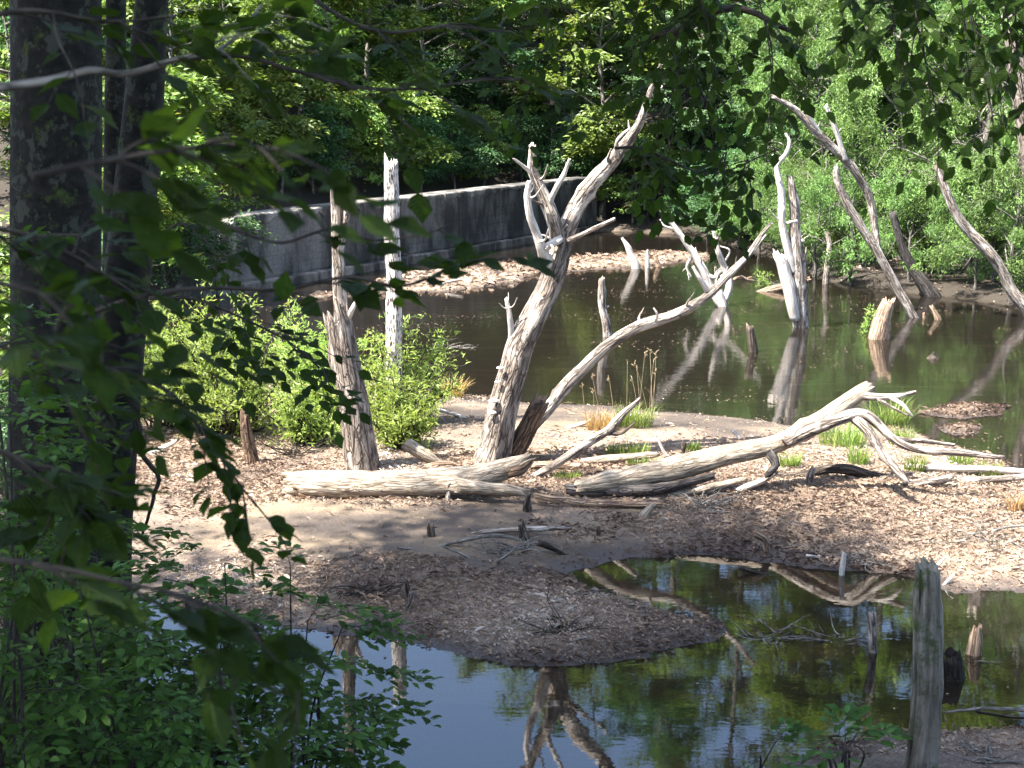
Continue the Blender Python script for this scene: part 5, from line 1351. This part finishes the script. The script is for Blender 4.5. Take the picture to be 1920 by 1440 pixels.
# --- overhanging beech boughs at the upper right: hanging twigs, each bough one thing
rsb = np.random.RandomState(77)
def bough(label, xr, Y, tops, n, Lr, seed, max_leaf=150, rb=.03, leaf=.085, down=(.1, 0, -1.0)):
    rs = np.random.RandomState(seed)
    z_at = lambda px, py: P(px, py, Y)
    pts = [P(xr[0] + (xr[1] - xr[0]) * t, tops + 25 * math.sin(t * 5 + seed), Y + .5 * math.sin(t * 3 + seed)) for t in np.linspace(-.15, 1.1, 8)]
    pts = np.array(pts)
    extra = [tube(pts, np.linspace(rb, rb * .4, 8), 8, .06, dens=.4, wob=.2)]
    q, _ = catmull(pts, np.ones(8), 60)
    sp = []
    for i in range(n):
        t = (i + rs.rand()) / n
        b = q[int(t * 52) + 6] + rs.normal(0, .12, 3) * (1, 2.2, .6)
        L = rs.uniform(*Lr)
        dd = np.array(down) + rs.normal(0, .30, 3)
        fn = np.array((rs.normal(0, .5), -.75 + rs.normal(0, .3), .75))
        sp.append(spray(b, dd, L, rs, leaf, leaf * .95, droop=.12, nside=int(3 + L * 4), flat_n=fn, thick=.005))
        # horizontal layered spray at the top
        dd = np.array((rs.normal(0, .8), rs.normal(0, .6), -.25))
        sp.append(spray(b, dd, L * .5, rs, leaf, leaf * .9, droop=.3, nside=5, thick=.004))
    return leafy('overhanging_bough', label, 'bough', pts[4], sp, 'beechleaf1', 'beechleaf', max_leaf, 'overhanging beech boughs', extra)
bough('beech bough hanging over the top of the forked dead tree', (1060, 1330), 7.2, -60, 5, (.55, 1.0), 1, 190)
bough('beech bough with long hanging twigs over the middle of the pond', (1250, 1480), 7.6, 40, 5, (.55, 1.15), 2, 200)
bough('beech bough with long hanging twigs before the willows', (1480, 1720), 6.8, -80, 7, (.5, 1.05), 3, 200)
bough('beech bough with trailing twigs in the upper right corner', (1680, 1960), 6.6, -50, 7, (.45, .95), 4, 200)
bough('lower beech spray screening the foot of the leaning dead trees', (1190, 1440), 7.9, 300, 5, (.3, .6), 5, 170, .009)
bough('beech bough across the very top of the frame', (980, 1500), 7.0, -110, 5, (.3, .6), 6, 120)

# --- near branches entering from the left
def path3(pts):
    return np.array([P(a, b, y) for a, b, y in pts])
def near_branch(label, pts, r0, n, Lr, leaf, seed, max_leaf=90, dirs=None, mat='twig', key='beechleaf1', droop=.3, at=(.15, 1.0)):
    rs = np.random.RandomState(seed)
    p = path3(pts)
    extra = [tube(p, np.linspace(r0, r0 * .35, len(p)), 8, .08, dens=.6, wob=.1)]
    q, _ = catmull(p, np.ones(len(p)), 80)
    sp = []
    for i in range(n):
        t = at[0] + (at[1] - at[0]) * (i + rs.rand()) / n
        j = min(78, int(t * 79)); b = q[j]
        tg = q[j + 1] - q[j]; tg /= np.linalg.norm(tg)
        s = 1 if i % 2 else -1
        dd = tg * .7 + np.array((0, s * .5, -.1)) + rs.normal(0, .35, 3)
        if dirs is not None: dd = np.array(dirs) + rs.normal(0, .4, 3)
        L = rs.uniform(*Lr)
        sp.append(spray(b, dd, L, rs, leaf, leaf * 1.0, droop=droop, nside=max(1, int(L / leaf * .5)), thick=.0028))
    return leafy('leafy_branch', label, 'branch', p[0], sp, key, 'beechleaf', max_leaf, 'leafy branches close to the viewpoint', extra, mat)
near_branch('bare-stemmed grey branch with dark leaves crossing the upper left', [(-60, 172, 2.6), (80, 152, 2.65), (170, 132, 2.7), (240, 138, 2.75), (330, 112, 2.8), (400, 98, 2.85), (450, 62, 2.9), (490, 10, 3.0)], .009, 8, (.12, .24), .07, 61, 90, mat='greytwig', at=(.55, 1.0))
near_branch('dark beech branch reaching across the top centre', [(330, 112, 2.85), (450, 105, 2.9), (560, 135, 2.95), (680, 165, 3.0), (800, 165, 3.1), (900, 150, 3.15), (980, 150, 3.2)], .006, 10, (.14, .28), .074, 62, 150, at=(.2, 1.0))
near_branch('dark beech spray hanging at the top of the frame above the dam wall', [(520, -60, 3.2), (620, 20, 3.2), (720, 60, 3.2), (840, 50, 3.2), (960, 60, 3.25)], .006, 6, (.14, .28), .074, 63, 90)
near_branch('soft blurred leafy twig in front of the beech trunks', [(60, 330, 1.5), (180, 305, 1.55), (300, 285, 1.6), (420, 270, 1.65), (520, 280, 1.7)], .004, 10, (.08, .15), .062, 64, 70, droop=.5)
near_branch('low-hanging twig with ragged dark leaves crossing before the dam wall', [(150, 592, 3.0), (280, 552, 3.0), (400, 540, 3.05), (530, 543, 3.1), (650, 520, 3.1), (760, 535, 3.15), (880, 490, 3.2), (960, 490, 3.2)], .006, 8, (.06, .15), .066, 65, 110, at=(.42, 1.0))
near_branch('thin upper twig with ragged leaves before the dam wall', [(420, 420, 2.9), (520, 455, 2.9), (620, 430, 2.95), (700, 450, 3.0), (790, 440, 3.0), (850, 420, 3.0)], .004, 4, (.05, .12), .06, 66, 60, at=(.05, 1.0))
near_branch('drooping leafy twig in front of the yellow-green shrub', [(190, 690, 3.0), (270, 712, 3.0), (330, 745, 3.0), (380, 810, 3.0), (430, 880, 3.05), (480, 950, 3.1)], .006, 8, (.08, .16), .066, 67, 110, droop=.45, at=(.25, 1.0))
near_branch('blurred bright leaves at the left edge', [(-80, 520, 1.4), (40, 540, 1.42), (140, 575, 1.45)], .004, 4, (.08, .14), .06, 68, 50, droop=.5)
near_branch('blurred broad leaves low on the left', [(-80, 1040, 1.5), (80, 1060, 1.52), (220, 1090, 1.55), (350, 1120, 1.6), (460, 1165, 1.65), (560, 1215, 1.7)], .004, 9, (.08, .17), .064, 69, 110, droop=.4)
near_branch('dark leafy branch hanging over the massive trunk', [(-120, 420, 2.4), (0, 430, 2.45), (120, 470, 2.5), (200, 520, 2.55)], .006, 10, (.14, .26), .07, 70, 110)
near_branch('dark leafy branch across the lower massive trunk', [(-120, 640, 2.2), (0, 650, 2.25), (120, 690, 2.3), (230, 730, 2.4)], .006, 10, (.14, .26), .07, 71, 120)
near_branch('deep shaded leafy branch at the far left', [(-120, 820, 2.0), (-20, 840, 2.05), (80, 880, 2.1), (160, 930, 2.2)], .006, 9, (.12, .22), .07, 72, 110)
near_branch('dark leaves at the top left corner', [(-80, 40, 2.6), (60, 20, 2.6), (200, 40, 2.65), (330, 30, 2.7)], .006, 6, (.12, .26), .07, 73, 100)
near_branch('shaded beech spray beside the left trunks over the shrub', [(280, 560, 6.0), (360, 560, 6.0), (440, 590, 6.05), (540, 640, 6.1), (600, 690, 6.1)], .008, 14, (.2, .45), .08, 74, 150)
near_branch('shaded beech spray over the left end of the dam', [(270, 470, 6.4), (340, 420, 6.4), (400, 470, 6.4), (430, 540, 6.4)], .008, 8, (.2, .4), .08, 75, 110)
# the crooked hanging root of the leaning trunk
r_, rr_ = wp([(248, 772, 5), (262, 800, 6), (264, 850, 5.5), (296, 892, 5), (286, 940, 4), (268, 1000, 3)], 9.5)
ck = thing('hanging_stick', 'dark crooked stick hanging beside the slimmer near trunk', 'branch', r_[0])
limb_obj('stem', ck, tube(r_, rr_, 8, .1, wob=.3, dens=.8), M['twig'])
r2, rr2 = wp([(262, 830, 4), (250, 850, 3.5), (246, 880, 2)], 9.5)
limb_obj('twig', ck, tube(r2, rr2, 6, .1), M['twig'])

# --- undergrowth shrubs at the lower left
def under(label, base_px, Y, w_px, h_px, n, leaf, seed, max_leaf=120, mat='underleaf', key='underleaf1', low=0.1):
    rs = np.random.RandomState(seed)
    b = P(base_px[0], base_px[1], Y); b[2] = max(min(b[2], H(b[0], b[1]) + .05), H(b[0], b[1]) - .1)
    k = Y / FPX
    sp = []
    top = P(base_px[0], base_px[1] - h_px, Y)[2] - b[2]
    for i in range(n):
        a = rs.uniform(0, 2 * PI); rr = math.sqrt(rs.rand())
        x = math.cos(a) * rr * w_px * k * .5; y = math.sin(a) * rr * w_px * k * .45
        z = top * (low + (1 - low) * rs.rand()) * (1 - .45 * rr * rr)
        c = b + np.array((x * .75, y * .75, z))
        dd = np.array((math.cos(a), math.sin(a) - .25, rs.uniform(-.1, .5)))
        sp.append(spray(c, dd, rs.uniform(.22, .5), rs, leaf, leaf * .75, droop=.35, nside=5, thick=.0035))
    ex = []
    for i in range(len(sp) if len(sp) <= 8 else 14):
        s = sp[i if len(sp) <= 8 else rs.randint(len(sp))][0][0][0][0]
        p0 = b + np.array((rs.normal(0, .08), rs.normal(0, .08), -.1))
        ex.append(tube(np.array((p0, (p0 + s) / 2 + (rs.normal(0, .06), rs.normal(0, .06), .1), s)), (.011, .008, .004), 6, .06, dens=.3))
    return leafy('undergrowth_shrub', label, 'shrub', b, sp, key, mat, max_leaf, 'shrubs of the shaded near bank', ex, wide=.5)
under('leafy dark green shrub at the bottom left corner', (40, 1430), 6.6, 460, 380, 95, .085, 81, 150)
under('leafy shrub overhanging the blue reflection in the near pool', (430, 1420), 7.4, 540, 350, 105, .085, 82, 180, low=.05)
under('leafy shrub at the left shore of the near pool', (250, 1330), 8.0, 460, 330, 90, .085, 83, 140)
under('young tree shoot with broad leaves before the wet mud', (400, 1250), 8.4, 260, 310, 34, .10, 84, 120, low=.3)
under('leafy shrub spreading over the left end of the near island', (560, 1290), 8.2, 400, 250, 62, .09, 85, 130)
under('shaded shrub at the foot of the massive beech', (60, 1180), 8.0, 400, 420, 80, .085, 86, 120)
under('fern-like shaded shrub between the near trunks', (110, 1010), 8.0, 300, 330, 70, .075, 87, 100)
under('leafy low shrub in front of the slimmer near trunk', (300, 1190), 8.8, 250, 170, 34, .085, 88, 100)
under('tall shaded bush screening the foot of the massive beech', (20, 1300), 6.4, 400, 800, 120, .08, 92, 150, low=.15)
under('tall dark bush at the left margin before the massive beech', (-40, 1100), 5.4, 380, 760, 105, .075, 93, 150, low=.15)
under('dark leafy bush hanging over the lower left pool margin', (180, 1440), 6.0, 420, 430, 90, .08, 94, 150, low=.1)
under('small bright sapling at the bottom of the near pool', (1580, 1445), 8.6, 150, 90, 7, .10, 89, 60, mat='underleaf', key='freshleaf', low=.3)
under('low leafy seedling at the bottom edge beside the mossy post', (1440, 1460), 8.4, 160, 70, 6, .09, 90, 50)
under('bright leaved twig hanging low over the blue reflection', (330, 1380), 7.0, 130, 70, 5, .09, 91, 40, key='freshleaf', low=.5)
# dark thin poles at the right edge of the near pool
fallen('fallen_branch', 'thin dark forked branch reaching in from the right edge over the near pool', 'branch', (1900, 1362), [
    ('stem', [(1770, 1336, 2.5), (1820, 1330, 3.5), (1860, 1328, 4), (1960, 1334, 5)], 'greytwig', {}),
    ('twig', [(1830, 1334, 3), (1880, 1342, 3), (1960, 1350, 3)], 'wetwood', {})], GL)
